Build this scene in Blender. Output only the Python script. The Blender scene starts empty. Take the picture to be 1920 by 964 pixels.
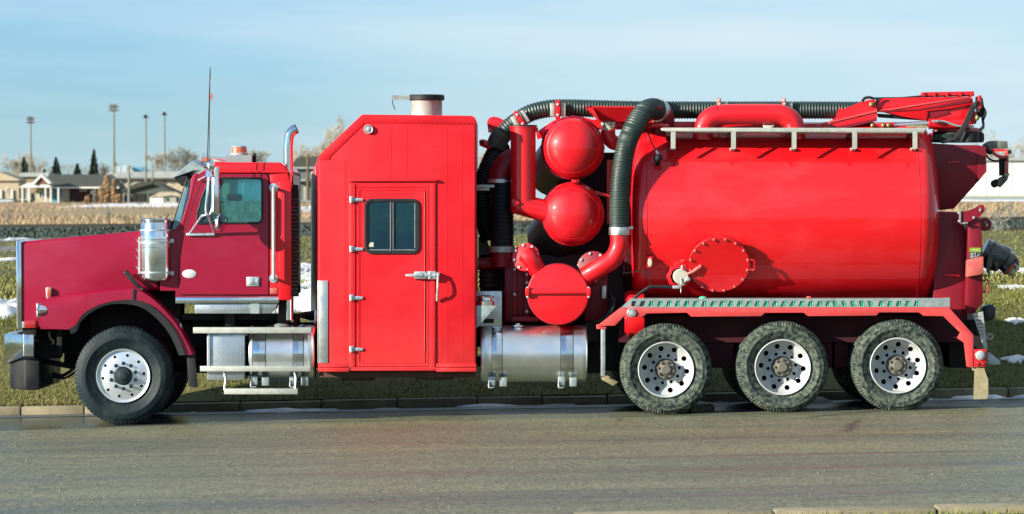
import bpy, bmesh, math, random
import numpy as np
from mathutils import Vector, Matrix, noise as mnoise
random.seed(7)
rng = np.random.default_rng(7)
R = math.radians
scene = bpy.context.scene
col = scene.collection

# ---------------------------------------------------------------- camera
D0, FPX, HC, Y0 = 44.0, 7370.0, 2.289, 400.0      # metres to the truck's side, focal length in photo pixels, eye height, horizon row
cam_d = bpy.data.cameras.new('camera')
cam = bpy.data.objects.new('camera', cam_d); col.objects.link(cam)
cam.location = (0, -D0, HC); cam.rotation_euler = (R(90), 0, 0)
cam_d.sensor_width = 36.0; cam_d.lens = 36.0 * FPX / 1920.0
cam_d.shift_y = -82.0 / 1920.0
cam_d.clip_start = 0.5; cam_d.clip_end = 9000
cam_d.dof.use_dof = True; cam_d.dof.focus_distance = D0 + 0.2; cam_d.dof.aperture_fstop = 5.0
scene.camera = cam

# ---------------------------------------------------------------- light
SUN = Vector((-1.87, -1.0, 0.69)).normalized()      # towards the sun: behind the photographer, to the left, low
el = math.asin(SUN.z)
sun_d = bpy.data.lights.new('sun', 'SUN'); sun_d.energy = 5.0; sun_d.angle = R(0.5); sun_d.color = (1.0, 0.90, 0.76)
sun = bpy.data.objects.new('sun', sun_d); col.objects.link(sun)
sun.rotation_euler = (-SUN).to_track_quat('-Z', 'Y').to_euler(); sun.location = (-20, -20, 20)

world = bpy.data.worlds.new('World'); scene.world = world; world.use_nodes = True
nt = world.node_tree; nt.nodes.clear()
def wn(t, **k):
    n = nt.nodes.new(t)
    for a, b in k.items(): setattr(n, a, b)
    return n
out = wn('ShaderNodeOutputWorld'); bg = wn('ShaderNodeBackground'); bg.inputs['Strength'].default_value = 0.050
sky = wn('ShaderNodeTexSky', sky_type='NISHITA', sun_disc=False, sun_elevation=el, sun_rotation=R(241.9), altitude=300, air_density=1.0, dust_density=0.4, ozone_density=3.0)
tc = wn('ShaderNodeTexCoord')
tint = wn('ShaderNodeMix', data_type='RGBA', blend_type='MULTIPLY'); tint.inputs['Factor'].default_value = 1.0
tint.inputs['B'].default_value = (0.48, 0.86, 1.33, 1)
mp = wn('ShaderNodeMapping'); mp.inputs['Scale'].default_value = (3.0, 3.0, 26.0); mp.inputs['Location'].default_value = (1.7, 0.3, 0.45)
nz = wn('ShaderNodeTexNoise'); nz.inputs['Scale'].default_value = 2.2; nz.inputs['Detail'].default_value = 6; nz.inputs['Roughness'].default_value = 0.5
rp = wn('ShaderNodeValToRGB'); rp.color_ramp.elements[0].position = 0.40; rp.color_ramp.elements[1].position = 0.74
rp.color_ramp.elements[1].color = (0.62, 0.62, 0.62, 1)
mx = wn('ShaderNodeMix', data_type='RGBA'); mx.inputs['B'].default_value = (5.2, 6.3, 6.9, 1)
L = nt.links.new
L(sky.outputs[0], tint.inputs['A']); L(tc.outputs['Generated'], mp.inputs[0]); L(mp.outputs[0], nz.inputs['Vector'])
L(nz.outputs['Fac'], rp.inputs[0])
sx = wn('ShaderNodeSeparateXYZ'); L(tc.outputs['Generated'], sx.inputs[0])          # a thin cloud bank thickens towards the east
bank = wn('ShaderNodeMapRange', interpolation_type='SMOOTHSTEP'); bank.inputs['From Min'].default_value = -0.11; bank.inputs['From Max'].default_value = 0.06
bank.inputs['To Min'].default_value = 0.18; bank.inputs['To Max'].default_value = 0.66; L(sx.outputs['X'], bank.inputs[0])
ad = wn('ShaderNodeMath', operation='MULTIPLY_ADD', use_clamp=True); ad.inputs[1].default_value = 0.65; L(rp.outputs[0], ad.inputs[0]); L(bank.outputs[0], ad.inputs[2])
L(ad.outputs[0], mx.inputs['Factor']); L(tint.outputs['Result'], mx.inputs['A'])
L(mx.outputs['Result'], bg.inputs['Color']); L(bg.outputs[0], out.inputs[0])

vs = scene.view_settings
scene.display_settings.display_device = 'sRGB'
vs.view_transform = 'Standard'; vs.look = 'None'; vs.exposure = 1.44; vs.gamma = 1.0; vs.use_curve_mapping = False
scene.render.film_transparent = False
try:
    scene.cycles.max_bounces = 8; scene.cycles.use_denoising = True
except Exception: pass

# ---------------------------------------------------------------- helpers
def PX(px, Y=0.0): return (px - 960.0) * (D0 + Y) / FPX
def PZ(py, Y=0.0): return HC - (py - Y0) * (D0 + Y) / FPX
def P(px, py, Y=0.0): return Vector((PX(px, Y), Y, PZ(py, Y)))
def q(pts, Y=0.0): return [(PX(a, Y), PZ(b, Y)) for a, b in pts]
K = FPX / D0                                         # photo pixels per metre at the truck's side

def catmull(pts, n=8):
    pts = [Vector(p) for p in pts]
    e = [pts[0]*2 - pts[1]] + pts + [pts[-1]*2 - pts[-2]]
    o = []
    for i in range(1, len(e) - 2):
        a, b, c, d = e[i-1], e[i], e[i+1], e[i+2]
        for k in range(n):
            t = k / n
            o.append(0.5*((2*b) + (c-a)*t + (2*a-5*b+4*c-d)*t*t + (3*b-a-3*c+d)*t**3))
    o.append(pts[-1]); return o

def resample(pts, step):
    o = [pts[0].copy()]; acc = 0.0
    for a, b in zip(pts, pts[1:]):
        l = (b-a).length
        if l < 1e-9: continue
        t = step - acc
        while t <= l:
            o.append(a + (b-a)*(t/l)); t += step
        acc = (acc + l) % step
    if (o[-1]-pts[-1]).length > step*0.3: o.append(pts[-1].copy())
    return o

class MB:
    def __init__(s): s.bm = bmesh.new()
    def v(s, p): return s.bm.verts.new(p)
    def f(s, vs):
        try: return s.bm.faces.new(vs)
        except ValueError: return None
    def hexa(s, p):                                   # 8 points: bottom ring then top ring
        v = [s.v(a) for a in p]
        for i in ((3,2,1,0),(4,5,6,7),(0,1,5,4),(1,2,6,5),(2,3,7,6),(3,0,4,7)): s.f([v[k] for k in i])
        return s
    def box(s, x0, x1, y0, y1, z0, z1):
        return s.hexa([(x0,y0,z0),(x1,y0,z0),(x1,y1,z0),(x0,y1,z0),(x0,y0,z1),(x1,y0,z1),(x1,y1,z1),(x0,y1,z1)])
    def pbox(s, a, b, c, d, Ya, Yb):                  # photo box: px a..b, py c..d, measured at the near depth Ya
        return s.box(PX(a,Ya), PX(b,Ya), Ya, Yb, PZ(d,Ya), PZ(c,Ya))
    def prism(s, poly, y0, y1):                       # (x, z) outline pushed from y0 to y1
        a = [s.v((x, y0, z)) for x, z in poly]; b = [s.v((x, y1, z)) for x, z in poly]
        s.f(a); s.f(b[::-1]); n = len(a)
        for i in range(n): s.f([a[i], b[i], b[(i+1)%n], a[(i+1)%n]])
        return s
    def pp(s, pts, Ya, Yb): return s.prism(q(pts, Ya), Ya, Yb)
    def plan(s, poly, z0, z1):                        # (x, y) outline pushed up
        a = [s.v((x, y, z0)) for x, y in poly]; b = [s.v((x, y, z1)) for x, y in poly]
        s.f(a[::-1]); s.f(b); n = len(a)
        for i in range(n): s.f([a[i], a[(i+1)%n], b[(i+1)%n], b[i]])
        return s
    def plate(s, outer, holes, y0, y1):               # outline with holes, real openings
        loops = [outer] + holes; edges = []; walls = []
        for lp in loops:
            vs = [s.v((x, y0, z)) for x, z in lp]; wb = [s.v((x, y1, z)) for x, z in lp]
            walls.append((vs, wb)); edges += [s.bm.edges.new((vs[i], vs[(i+1)%len(vs)])) for i in range(len(vs))]
        mp_ = {}
        for vs, wb in walls:
            for a, b in zip(vs, wb): mp_[a] = b
        r = bmesh.ops.triangle_fill(s.bm, edges=edges, use_beauty=True, use_dissolve=False, normal=(0,-1,0))
        for fc in [g for g in r['geom'] if isinstance(g, bmesh.types.BMFace)]:
            s.f([mp_[v] for v in reversed(fc.verts)])
        for vs, wb in walls:
            n = len(vs)
            for i in range(n): s.f([vs[i], vs[(i+1)%n], wb[(i+1)%n], wb[i]])
        return s
    def rings(s, rs, close=False, caps=True):
        R_ = [[s.v(p) for p in r] for r in rs]; n = len(R_[0]); m = len(R_)
        for i in range(m if close else m-1):
            a, b = R_[i], R_[(i+1)%m]
            for k in range(n): s.f([a[k], a[(k+1)%n], b[(k+1)%n], b[k]])
        if caps and not close: s.f(R_[0][::-1]); s.f(R_[-1])
        return s
    def sheet(s, rows):                               # open grid of points
        R_ = [[s.v(p) for p in r] for r in rows]
        for a, b in zip(R_, R_[1:]):
            for k in range(len(a)-1): s.f([a[k], a[k+1], b[k+1], b[k]])
        return s
    def tube(s, pts, r, seg=8, pitch=0, amp=0, caps=True, squash=None):
        pts = [Vector(p) for p in pts]
        if pitch: pts = resample(pts, pitch/4)
        up = Vector((0,0,1)); t0 = (pts[1]-pts[0]).normalized()
        if abs(t0.dot(up)) > .9: up = Vector((0,1,0))
        nrm = (up - t0*up.dot(t0)).normalized(); rs = []
        for i, p in enumerate(pts):
            t = (pts[min(i+1,len(pts)-1)] - pts[max(i-1,0)]).normalized()
            nrm = (nrm - t*nrm.dot(t)).normalized(); bn = t.cross(nrm)
            rr = r(i/(len(pts)-1)) if callable(r) else r
            if pitch: rr += amp*(0.0, 1.0, 1.0, 0.0)[i%4] - amp*.5
            rs.append([p + (nrm*math.cos(a) + bn*math.sin(a))*rr for a in (2*math.pi*k/seg for k in range(seg))])
        return s.rings(rs, caps=caps)
    def bar(s, a, b, w, h=None):                      # square bar
        a, b = Vector(a), Vector(b); h = h or w; t = (b-a).normalized()
        up = Vector((0,0,1)) if abs(t.z) < .95 else Vector((0,1,0))
        n = t.cross(up).normalized(); u = n.cross(t)
        o = [n*w/2+u*h/2, -n*w/2+u*h/2, -n*w/2-u*h/2, n*w/2-u*h/2]
        return s.rings([[a+k for k in o], [b+k for k in o]])
    def cyl(s, a, b, r0, r1=None, seg=16, caps=True):
        return s.tube([a, b], (lambda t: r0 + ((r1 if r1 is not None else r0)-r0)*t), seg, caps=caps)
    def lathe(s, c, axis, prof, seg=32, rfun=None, a0=0.0, a1=2*math.pi):
        c = Vector(c); ax = Vector(axis).normalized()
        u = Vector((0,0,1)) if abs(ax.z) < .9 else Vector((1,0,0))
        u = (u - ax*u.dot(ax)).normalized(); w = ax.cross(u)
        full = abs(a1-a0-2*math.pi) < 1e-6; prev = None
        for j, (r, h) in enumerate(prof):
            if r < 1e-6: cur = [s.v(c + ax*h)]
            else:
                cur = []
                for k in range(seg if full else seg+1):
                    a = a0 + (a1-a0)*k/seg; rr = rfun(j, k, r) if rfun else r
                    cur.append(s.v(c + ax*h + (u*math.cos(a)+w*math.sin(a))*rr))
            if prev is not None:
                n = seg
                for k in range(n):
                    k2 = (k+1) % seg if full else k+1
                    if len(prev) == 1 and len(cur) == 1: continue
                    if len(prev) == 1: s.f([prev[0], cur[k2], cur[k]])
                    elif len(cur) == 1: s.f([prev[k], prev[k2], cur[0]])
                    else: s.f([prev[k], prev[k2], cur[k2], cur[k]])
            prev = cur
        return s
    def ball(s, c, r, seg=12, sq=(1,1,1)):
        g = bmesh.ops.create_icosphere(s.bm, subdivisions=2, radius=r)
        for v in g['verts']: v.co = Vector((v.co.x*sq[0], v.co.y*sq[1], v.co.z*sq[2])) + Vector(c)
        return s
    def bolt(s, c, axis=(0,-1,0), r=.012, h=.014):
        return s.lathe(c, axis, [(r,-.004),(r,h*.7),(r*.6,h),(0,h)], 6)

WPOS = {}
def wpos(o): return WPOS.get(o.name, Vector((0,0,0)))
def build(name, mb, mat, parent=None, bevel=0.0, seg=2, smooth=35, label=None, loc=None, recalc=True):
    """link the collected shape as one mesh object; vertices are given in world metres"""
    bm = mb.bm
    if recalc: bmesh.ops.recalc_face_normals(bm, faces=bm.faces[:])
    if bevel:
        es = [e for e in bm.edges if len(e.link_faces) == 2 and e.calc_face_angle(0) > R(28)]
        try: bmesh.ops.bevel(bm, geom=es, offset=bevel, segments=seg, affect='EDGES', profile=.5, clamp_overlap=True)
        except Exception: pass
    base = Vector(loc) if loc is not None else (wpos(parent) if parent else Vector((0,0,0)))
    if base.length: bmesh.ops.translate(bm, verts=bm.verts[:], vec=-base)
    me = bpy.data.meshes.new(name); bm.to_mesh(me); bm.free()
    me.materials.append(mat)
    me.polygons.foreach_set('use_smooth', [True]*len(me.polygons))
    try: me.set_sharp_from_angle(angle=R(smooth))
    except Exception: pass
    o = bpy.data.objects.new(name, me); col.objects.link(o)
    if parent: o.parent = parent; o.location = base - wpos(parent)
    else: o.location = base
    WPOS[o.name] = base
    if label: o['label'] = label
    return o
def empty(name, loc, parent=None):
    o = bpy.data.objects.new(name, None); col.objects.link(o); o.empty_display_size = .2
    o.location = Vector(loc) - (wpos(parent) if parent else Vector((0,0,0)))
    if parent: o.parent = parent
    WPOS[o.name] = Vector(loc); return o
def tag(o, label=None, cat=None, group=None, kind=None):
    if label: o['label'] = label
    if cat: o['category'] = cat
    if group: o['group'] = group
    if kind: o['kind'] = kind
    return o
def copy_obj(o, parent=None, loc=None):
    c = o.copy(); col.objects.link(c)
    if parent: c.parent = parent
    if loc is not None: c.location = loc
    return c
def copy_tree(o, parent=None, loc=None):
    c = copy_obj(o, parent, loc)
    for ch in list(o.children): copy_tree(ch, c)
    return c

# ---------------------------------------------------------------- materials
MATS = {}
ALB = .58                                            # all dull surfaces share this reflectance scale; the exposure is set for it
def M(name, c, rough=.5, metal=0., coat=0., c2=None, vs_=4., lo=.4, hi=.65, bump=0., bs=60., rvar=0., det=5, stretch=(1,1,1), spec=.5, isl=0.0, coat_r=.05, bdist=.01, each=False):
    if metal < .5: c = tuple(v*ALB for v in c); c2 = tuple(v*ALB for v in c2) if c2 else None
    m = bpy.data.materials.new(name); m.use_nodes = True; n = m.node_tree.nodes; l = m.node_tree.links.new
    b = n['Principled BSDF']; b.inputs['Roughness'].default_value = rough; b.inputs['Metallic'].default_value = metal
    b.inputs['Coat Weight'].default_value = coat; b.inputs['Coat Roughness'].default_value = coat_r
    b.inputs['Specular IOR Level'].default_value = spec
    b.inputs['Base Color'].default_value = (*c, 1)
    t = n.new('ShaderNodeTexCoord'); mp = n.new('ShaderNodeMapping'); mp.inputs['Scale'].default_value = stretch; l(t.outputs['Object'], mp.inputs[0])
    if each:                                         # every copy gets its own stains
        oi = n.new('ShaderNodeObjectInfo'); ml_ = n.new('ShaderNodeMath'); ml_.operation = 'MULTIPLY'; ml_.inputs[1].default_value = 60; l(oi.outputs['Random'], ml_.inputs[0]); cx_ = n.new('ShaderNodeCombineXYZ'); l(ml_.outputs[0], cx_.inputs[0]); l(cx_.outputs[0], mp.inputs['Location'])
    src = None
    if c2:
        z = n.new('ShaderNodeTexNoise'); z.inputs['Scale'].default_value = vs_; z.inputs['Detail'].default_value = det; z.inputs['Roughness'].default_value = .62
        l(mp.outputs[0], z.inputs['Vector'])
        r = n.new('ShaderNodeValToRGB'); r.color_ramp.elements[0].position = lo; r.color_ramp.elements[1].position = hi
        l(z.outputs['Fac'], r.inputs[0])
        x = n.new('ShaderNodeMix'); x.data_type = 'RGBA'; x.inputs['A'].default_value = (*c, 1); x.inputs['B'].default_value = (*c2, 1)
        l(r.outputs[0], x.inputs['Factor']); src = x.outputs['Result']
        if rvar:
            a = n.new('ShaderNodeMath'); a.operation = 'MULTIPLY_ADD'; a.inputs[1].default_value = rvar; a.inputs[2].default_value = rough
            l(r.outputs[0], a.inputs[0]); l(a.outputs[0], b.inputs['Roughness'])
    if isl:
        g = n.new('ShaderNodeNewGeometry'); h = n.new('ShaderNodeHueSaturation')
        a = n.new('ShaderNodeMapRange'); a.inputs['To Min'].default_value = 1-isl; a.inputs['To Max'].default_value = 1+isl
        l(g.outputs['Random Per Island'], a.inputs[0]); l(a.outputs[0], h.inputs['Value'])
        if src: l(src, h.inputs['Color'])
        else: h.inputs['Color'].default_value = (*c, 1)
        src = h.outputs[0]
    if src: l(src, b.inputs['Base Color'])
    if bump:
        z2 = n.new('ShaderNodeTexNoise'); z2.inputs['Scale'].default_value = bs; z2.inputs['Detail'].default_value = 4; l(mp.outputs[0], z2.inputs['Vector'])
        bp = n.new('ShaderNodeBump'); bp.inputs['Strength'].default_value = bump; bp.inputs['Distance'].default_value = bdist
        l(z2.outputs['Fac'], bp.inputs['Height']); l(bp.outputs[0], b.inputs['Normal'])
    MATS[name] = m; return m

DUST = (.36,.26,.20)
def paint(name, c, faded, dust, coat=.6, rough=.35, z_lo=-.2, z_hi=1.1, dmax=.5, fade=.35, ripple=0.):
    """gloss paint with faded smears and road dust thickening towards the bottom edge"""
    m = M(name, c, rough, coat=coat, c2=faded, vs_=1.6, lo=.47, hi=.78, rvar=.22, bump=.05, bs=7., det=7, stretch=(1,1,2.2), bdist=.004, spec=.25)
    n = m.node_tree.nodes; l = m.node_tree.links.new; b = n['Principled BSDF']
    base = b.inputs['Base Color'].links[0].from_socket
    t = n.new('ShaderNodeTexCoord'); s = n.new('ShaderNodeSeparateXYZ'); l(t.outputs['Object'], s.inputs[0])
    a = n.new('ShaderNodeMapRange'); a.inputs['From Min'].default_value = z_hi; a.inputs['From Max'].default_value = z_lo; l(s.outputs['Z'], a.inputs[0])
    z = n.new('ShaderNodeTexNoise'); z.inputs['Scale'].default_value = 9; z.inputs['Detail'].default_value = 8; z.inputs['Roughness'].default_value = .7
    mp = n.new('ShaderNodeMapping'); mp.inputs['Scale'].default_value = (1.6,1,.5); l(t.outputs['Object'], mp.inputs[0]); l(mp.outputs[0], z.inputs['Vector'])
    k = n.new('ShaderNodeMath'); k.operation = 'MULTIPLY'; l(a.outputs[0], k.inputs[0]); l(z.outputs['Fac'], k.inputs[1])
    k2 = n.new('ShaderNodeMath'); k2.operation = 'MULTIPLY'; k2.inputs[1].default_value = dmax; l(k.outputs[0], k2.inputs[0])
    x = n.new('ShaderNodeMix'); x.data_type = 'RGBA'; x.inputs['B'].default_value = (*(v*ALB for v in dust), 1); l(base, x.inputs['A']); l(k2.outputs[0], x.inputs['Factor'])
    # fine light scratches and runs of grime below the seams
    def streak(scale, st, p0, p1, rot=0.):
        mp2 = n.new('ShaderNodeMapping'); mp2.inputs['Scale'].default_value = st; mp2.inputs['Rotation'].default_value = (0, rot, 0); l(t.outputs['Object'], mp2.inputs[0])
        zz = n.new('ShaderNodeTexNoise'); zz.inputs['Scale'].default_value = scale; zz.inputs['Detail'].default_value = 3; l(mp2.outputs[0], zz.inputs['Vector'])
        rr = n.new('ShaderNodeValToRGB'); rr.color_ramp.elements[0].position = p0; rr.color_ramp.elements[1].position = p1; rr.color_ramp.elements[1].color = (.5,.5,.5,1); l(zz.outputs['Fac'], rr.inputs[0]); return rr.outputs[0]
    x1 = n.new('ShaderNodeMix'); x1.data_type = 'RGBA'; x1.inputs['B'].default_value = (*(v*.55 for v in c), 1); l(x.outputs['Result'], x1.inputs['A']); l(streak(3.2, (5,1,.35), .56, .82), x1.inputs['Factor'])
    x2 = n.new('ShaderNodeMix'); x2.data_type = 'RGBA'; x2.inputs['B'].default_value = (*(v*ALB for v in DUST), 1); l(x1.outputs['Result'], x2.inputs['A']); l(streak(6., (1.2,1,26), .75, .82, R(12)), x2.inputs['Factor'])
    l(x2.outputs['Result'], b.inputs['Base Color'])
    if ripple:
        zr = n.new('ShaderNodeTexNoise'); zr.inputs['Scale'].default_value = 1.7; zr.inputs['Detail'].default_value = 1; l(t.outputs['Object'], zr.inputs['Vector'])
        br = n.new('ShaderNodeBump'); br.inputs['Strength'].default_value = ripple; br.inputs['Distance'].default_value = .05; l(zr.outputs['Fac'], br.inputs['Height'])
        old = b.inputs['Normal'].links[0].from_node; l(br.outputs[0], old.inputs['Normal'])
    return m
red = paint('red_paint', (.80,.004,.014), (.80,.012,.026), DUST, coat=.5, rough=.45, dmax=.2)
red_box = paint('satin_red_paint', (.88,.006,.018), (.90,.016,.030), DUST, coat=.10, rough=.6, dmax=.5, ripple=.8)
tank_red = paint('glossy_tank_red', (.88,.003,.010), (.90,.026,.038), DUST, coat=.75, rough=.5, dmax=.06)
crimson = paint('crimson_paint', (.33,.001,.034), (.33,.002,.050), DUST, coat=.35, rough=.42, dmax=.05)
maroon = M('maroon_paint', (.27,.003,.020), .5, coat=.1, c2=(.19,.004,.016), vs_=3, spec=.3)
fender_red = M('weathered_red_paint', (.80,.065,.065), .55, coat=.08, c2=(.62,.10,.085), vs_=14, lo=.5, hi=.75, rvar=.2, bump=.1, bs=30, bdist=.004)
red_faded = M('faded_red_paint', (.68,.09,.08), .5, c2=(.62,.18,.14), vs_=9)
chrome = M('chrome', (.72,.77,.80), .08, 1., c2=(.55,.6,.63), vs_=5, rvar=.12)
polished = M('polished_aluminium', (.74,.78,.80), .30, 1., c2=(.62,.67,.68), vs_=4, rvar=.12)
brushed = M('brushed_aluminium', (.55,.60,.60), .38, 1., c2=(.40,.44,.42), vs_=8, rvar=.2)
steel_white = M('pale_galvanised_steel', (.62,.66,.60), .5, .25, c2=(.45,.50,.45), vs_=11)
vent_m = M('dull_stainless_vent', (.60,.66,.62), .45, .3, c2=(.45,.5,.46), vs_=6)
galv = M('grey_galvanised_steel', (.30,.36,.36), .45, .5, c2=(.20,.25,.25), vs_=14)
zinc = M('zinc_plated_steel', (.50,.58,.62), .38, .7, c2=(.34,.40,.43), vs_=30)
black = M('black_paint', (.007,.010,.014), .5, c2=(.018,.020,.020), vs_=5, rvar=.2, spec=.3)
under = M('grimy_black_steel', (.008,.009,.011), .8, c2=(.020,.020,.018), vs_=6, spec=.25)
under_red = M('grimy_maroon_frame', (.07,.004,.012), .7, c2=(.03,.008,.012), vs_=4, spec=.25)
rubber = M('black_rubber', (.008,.011,.015), .6, c2=(.018,.022,.025), vs_=6, rvar=.15, spec=.3)
hose_m = M('dark_green_black_hose', (.010,.036,.032), .45, c2=(.026,.060,.048), vs_=3, rvar=.2)
hose_b = M('blue_black_hose', (.005,.012,.020), .5, c2=(.012,.020,.026), vs_=3, spec=.3)
tyre_f = M('front_tyre_rubber', (.008,.020,.028), .55, c2=(.050,.075,.068), vs_=4.0, lo=.46, hi=.85, rvar=.3, det=9, bump=.15, bs=40, spec=.18)
tyre_r = M('muddy_tyre_rubber', (.009,.026,.028), .75, c2=(.23,.27,.20), vs_=22, lo=.40, hi=.76, rvar=.2, det=14, bump=.5, bs=50, spec=.2, each=True)
tread_r = tyre_r
rim_white = M('dusty_white_rim_paint', (.60,.66,.68), .45, coat=.1, c2=(.40,.40,.36), vs_=7, lo=.46, hi=.8, each=True)
rim_alu = M('forged_aluminium_rim', (.66,.72,.76), .26, .75, c2=(.50,.56,.60), vs_=8, rvar=.15)
rust = M('rusty_hub_steel', (.12,.135,.115), .7, c2=(.20,.17,.12), vs_=25, each=True)
dark_hub = M('dark_hub_steel', (.02,.04,.045), .45, .3)
lens_amber = M('amber_lens', (.70,.20,.05), .15, coat=1., c2=(.55,.10,.03), vs_=20)
lens_red = M('red_lens', (.45,.02,.02), .15, coat=1.)
lens_clear = M('clear_lens', (.50,.55,.55), .1, coat=1., c2=(.36,.42,.44), vs_=30)
white_dec = M('white_decal', (.72,.76,.80), .4)
mud_tan = M('muddy_tan_rubber', (.30,.27,.15), .9, c2=(.40,.36,.22), vs_=15, bump=.5, bs=40)
blk_pit = M('opening_dark', (.006,.006,.007), .8)
green_grip = M('green_painted_grating', (.05,.70,.34), .55, c2=(.14,.80,.46), vs_=30)
cream = M('cream_enamel', (.66,.66,.54), .4, c2=(.55,.55,.45), vs_=20)
bag = M('crumpled_black_plastic', (.006,.018,.024), .22, c2=(.012,.028,.034), vs_=8, bump=.9, bs=14, coat=.5, bdist=.03)
lime = M('lime_sticker', (.24,.42,.01), .5)
seat_m = M('grey_seat_cloth', (.05,.07,.08), .9)
teal_trim = M('pale_teal_cab_lining', (.10,.30,.32), .7)
filt = M('dark_metal_mesh', (.055,.065,.06), .4, .5, c2=(.10,.11,.095), vs_=10)

# tread plate: raised diamonds
dia = M('diamond_plate', (.50,.57,.60), .3, .9, c2=(.36,.42,.44), vs_=8, rvar=.15)
def add_diamond(m, sc=38):
    n = m.node_tree.nodes; l = m.node_tree.links.new; t = n.new('ShaderNodeTexCoord'); mp = n.new('ShaderNodeMapping')
    mp.inputs['Rotation'].default_value = (0, R(45), 0); l(t.outputs['Object'], mp.inputs[0])
    ck = n.new('ShaderNodeTexChecker'); ck.inputs['Scale'].default_value = sc; ck.inputs['Color1'].default_value = (1,1,1,1); ck.inputs['Color2'].default_value = (0,0,0,1); l(mp.outputs[0], ck.inputs['Vector'])
    bp = n.new('ShaderNodeBump'); bp.inputs['Strength'].default_value = .8; bp.inputs['Distance'].default_value = .006
    l(ck.outputs['Color'], bp.inputs['Height']); l(bp.outputs[0], n['Principled BSDF'].inputs['Normal'])
add_diamond(dia)

def glass(name, tintc, mixf, rough=.02):
    m = bpy.data.materials.new(name); m.use_nodes = True; n = m.node_tree.nodes; l = m.node_tree.links.new; n.clear()
    o = n.new('ShaderNodeOutputMaterial'); tr = n.new('ShaderNodeBsdfTransparent'); tr.inputs[0].default_value = (*tintc, 1)
    gl = n.new('ShaderNodeBsdfGlossy'); gl.inputs['Roughness'].default_value = rough; gl.inputs['Color'].default_value = (.85,.97,1,1)
    fr = n.new('ShaderNodeFresnel'); fr.inputs[0].default_value = 1.5
    a = n.new('ShaderNodeMath'); a.operation = 'ADD'; a.inputs[1].default_value = mixf; l(fr.outputs[0], a.inputs[0])
    x = n.new('ShaderNodeMixShader'); l(a.outputs[0], x.inputs[0]); l(tr.outputs[0], x.inputs[1]); l(gl.outputs[0], x.inputs[2]); l(x.outputs[0], o.inputs[0])
    return m
glass_cab = glass('teal_tinted_glass', (.50,.78,.80), .05)
glass_dark = M('dark_blue_glass', (.004,.026,.055), .10, c2=(.008,.05,.062), vs_=2.2, spec=.35)
# ================================================================ TRUCK
truck = empty('vacuum_truck', (0, 1.25, 0))
tag(truck, 'long red vacuum tanker truck with crew box and three rear axles parked by the kerb', 'truck')
T = truck
def part(name, mb, mat, parent=None, **k): return build(name, mb, mat, parent or T, **k)

# ---------------------------------------------------------------- wheels
def tyre_mesh(r, w, rr, lugs, deep, seg=None):
    """tyre about the origin, outer face at y = 0, axis along Y"""
    seg = seg or lugs*3
    pr = [(rr,.045),(rr+.02,.018),(rr+.05,.004),(rr+(r-rr)*.45,-.012),(rr+(r-rr)*.47,-.016),(rr+(r-rr)*.52,-.016),(rr+(r-rr)*.54,-.012),(rr+(r-rr)*.72,-.006),(r-.055,.006),(r-.050,.012),(r-.03,.020),(r-.006,.040),(r,.062),
          (r+.002,w*.3),(r-.012,w*.32),(r-.012,w*.36),(r+.003,w*.38),(r+.003,w*.62),(r-.012,w*.64),(r-.012,w*.68),(r+.002,w*.7),(r,w-.062),(r-.006,w-.04),(r-.05,w-.012),(rr+.05,w),(rr,w-.03)]
    def rf(j, k, x):
        if 9 <= j <= 13 and k % 3 == 0: return x - deep*(1.0 if j > 9 else .4)
        if 20 <= j <= 22 and k % 3 == 1: return x - deep
        return x
    return MB().lathe((0,0,0), (0,1,0), pr, seg, rf)
def holed_disc(b, r1, r2, n, rc, rh, yf, depth, ph=0):
    """annulus with n round holes; yf(r) gives its dish"""
    for k in range(n):
        a0 = ph + 2*math.pi*(k-.5)/n; a1 = ph + 2*math.pi*(k+.5)/n; am = (a0+a1)/2
        bd = [(r1, a0+(a1-a0)*t/6) for t in range(6)] + [(r1+(r2-r1)*t/4, a1) for t in range(4)] + [(r2, a1+(a0-a1)*t/6) for t in range(6)] + [(r2+(r1-r2)*t/4, a0) for t in range(4)]
        outp = []; cc = (rc*math.sin(am), rc*math.cos(am))
        for rr_, a in bd: outp.append((rr_*math.sin(a), rr_*math.cos(a)))
        m = len(outp); inn = []
        for x, z in outp:
            th = math.atan2(z-cc[1], x-cc[0]); inn.append((cc[0]+rh*math.cos(th), cc[1]+rh*math.sin(th)))
        V = lambda p, d=0: b.v((p[0], yf(math.hypot(*p))+d, p[1]))
        o_ = [V(p) for p in outp]; i_ = [V(p) for p in inn]; j_ = [V(p, depth) for p in inn]
        for t in range(m):
            b.f([o_[t], o_[(t+1)%m], i_[(t+1)%m], i_[t]]); b.f([i_[t], i_[(t+1)%m], j_[(t+1)%m], j_[t]])
    bmesh.ops.remove_doubles(b.bm, verts=b.bm.verts[:], dist=.0008)
def spin(o, k, n, r, loc_y, ph=0): a = ph + 2*math.pi*k/n; o.location = (r*math.sin(a), loc_y, r*math.cos(a))

def rear_wheel(c):
    w = empty('dual_wheel', c, T)
    return w
def place(name, mb, mat, parent, smooth=35, bevel=0):
    """shape given about its parent's own origin"""
    o = build(name, mb, mat, None, smooth=smooth, bevel=bevel); o.parent = parent; o.location = (0,0,0)
    WPOS[o.name] = wpos(parent); return o

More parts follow.
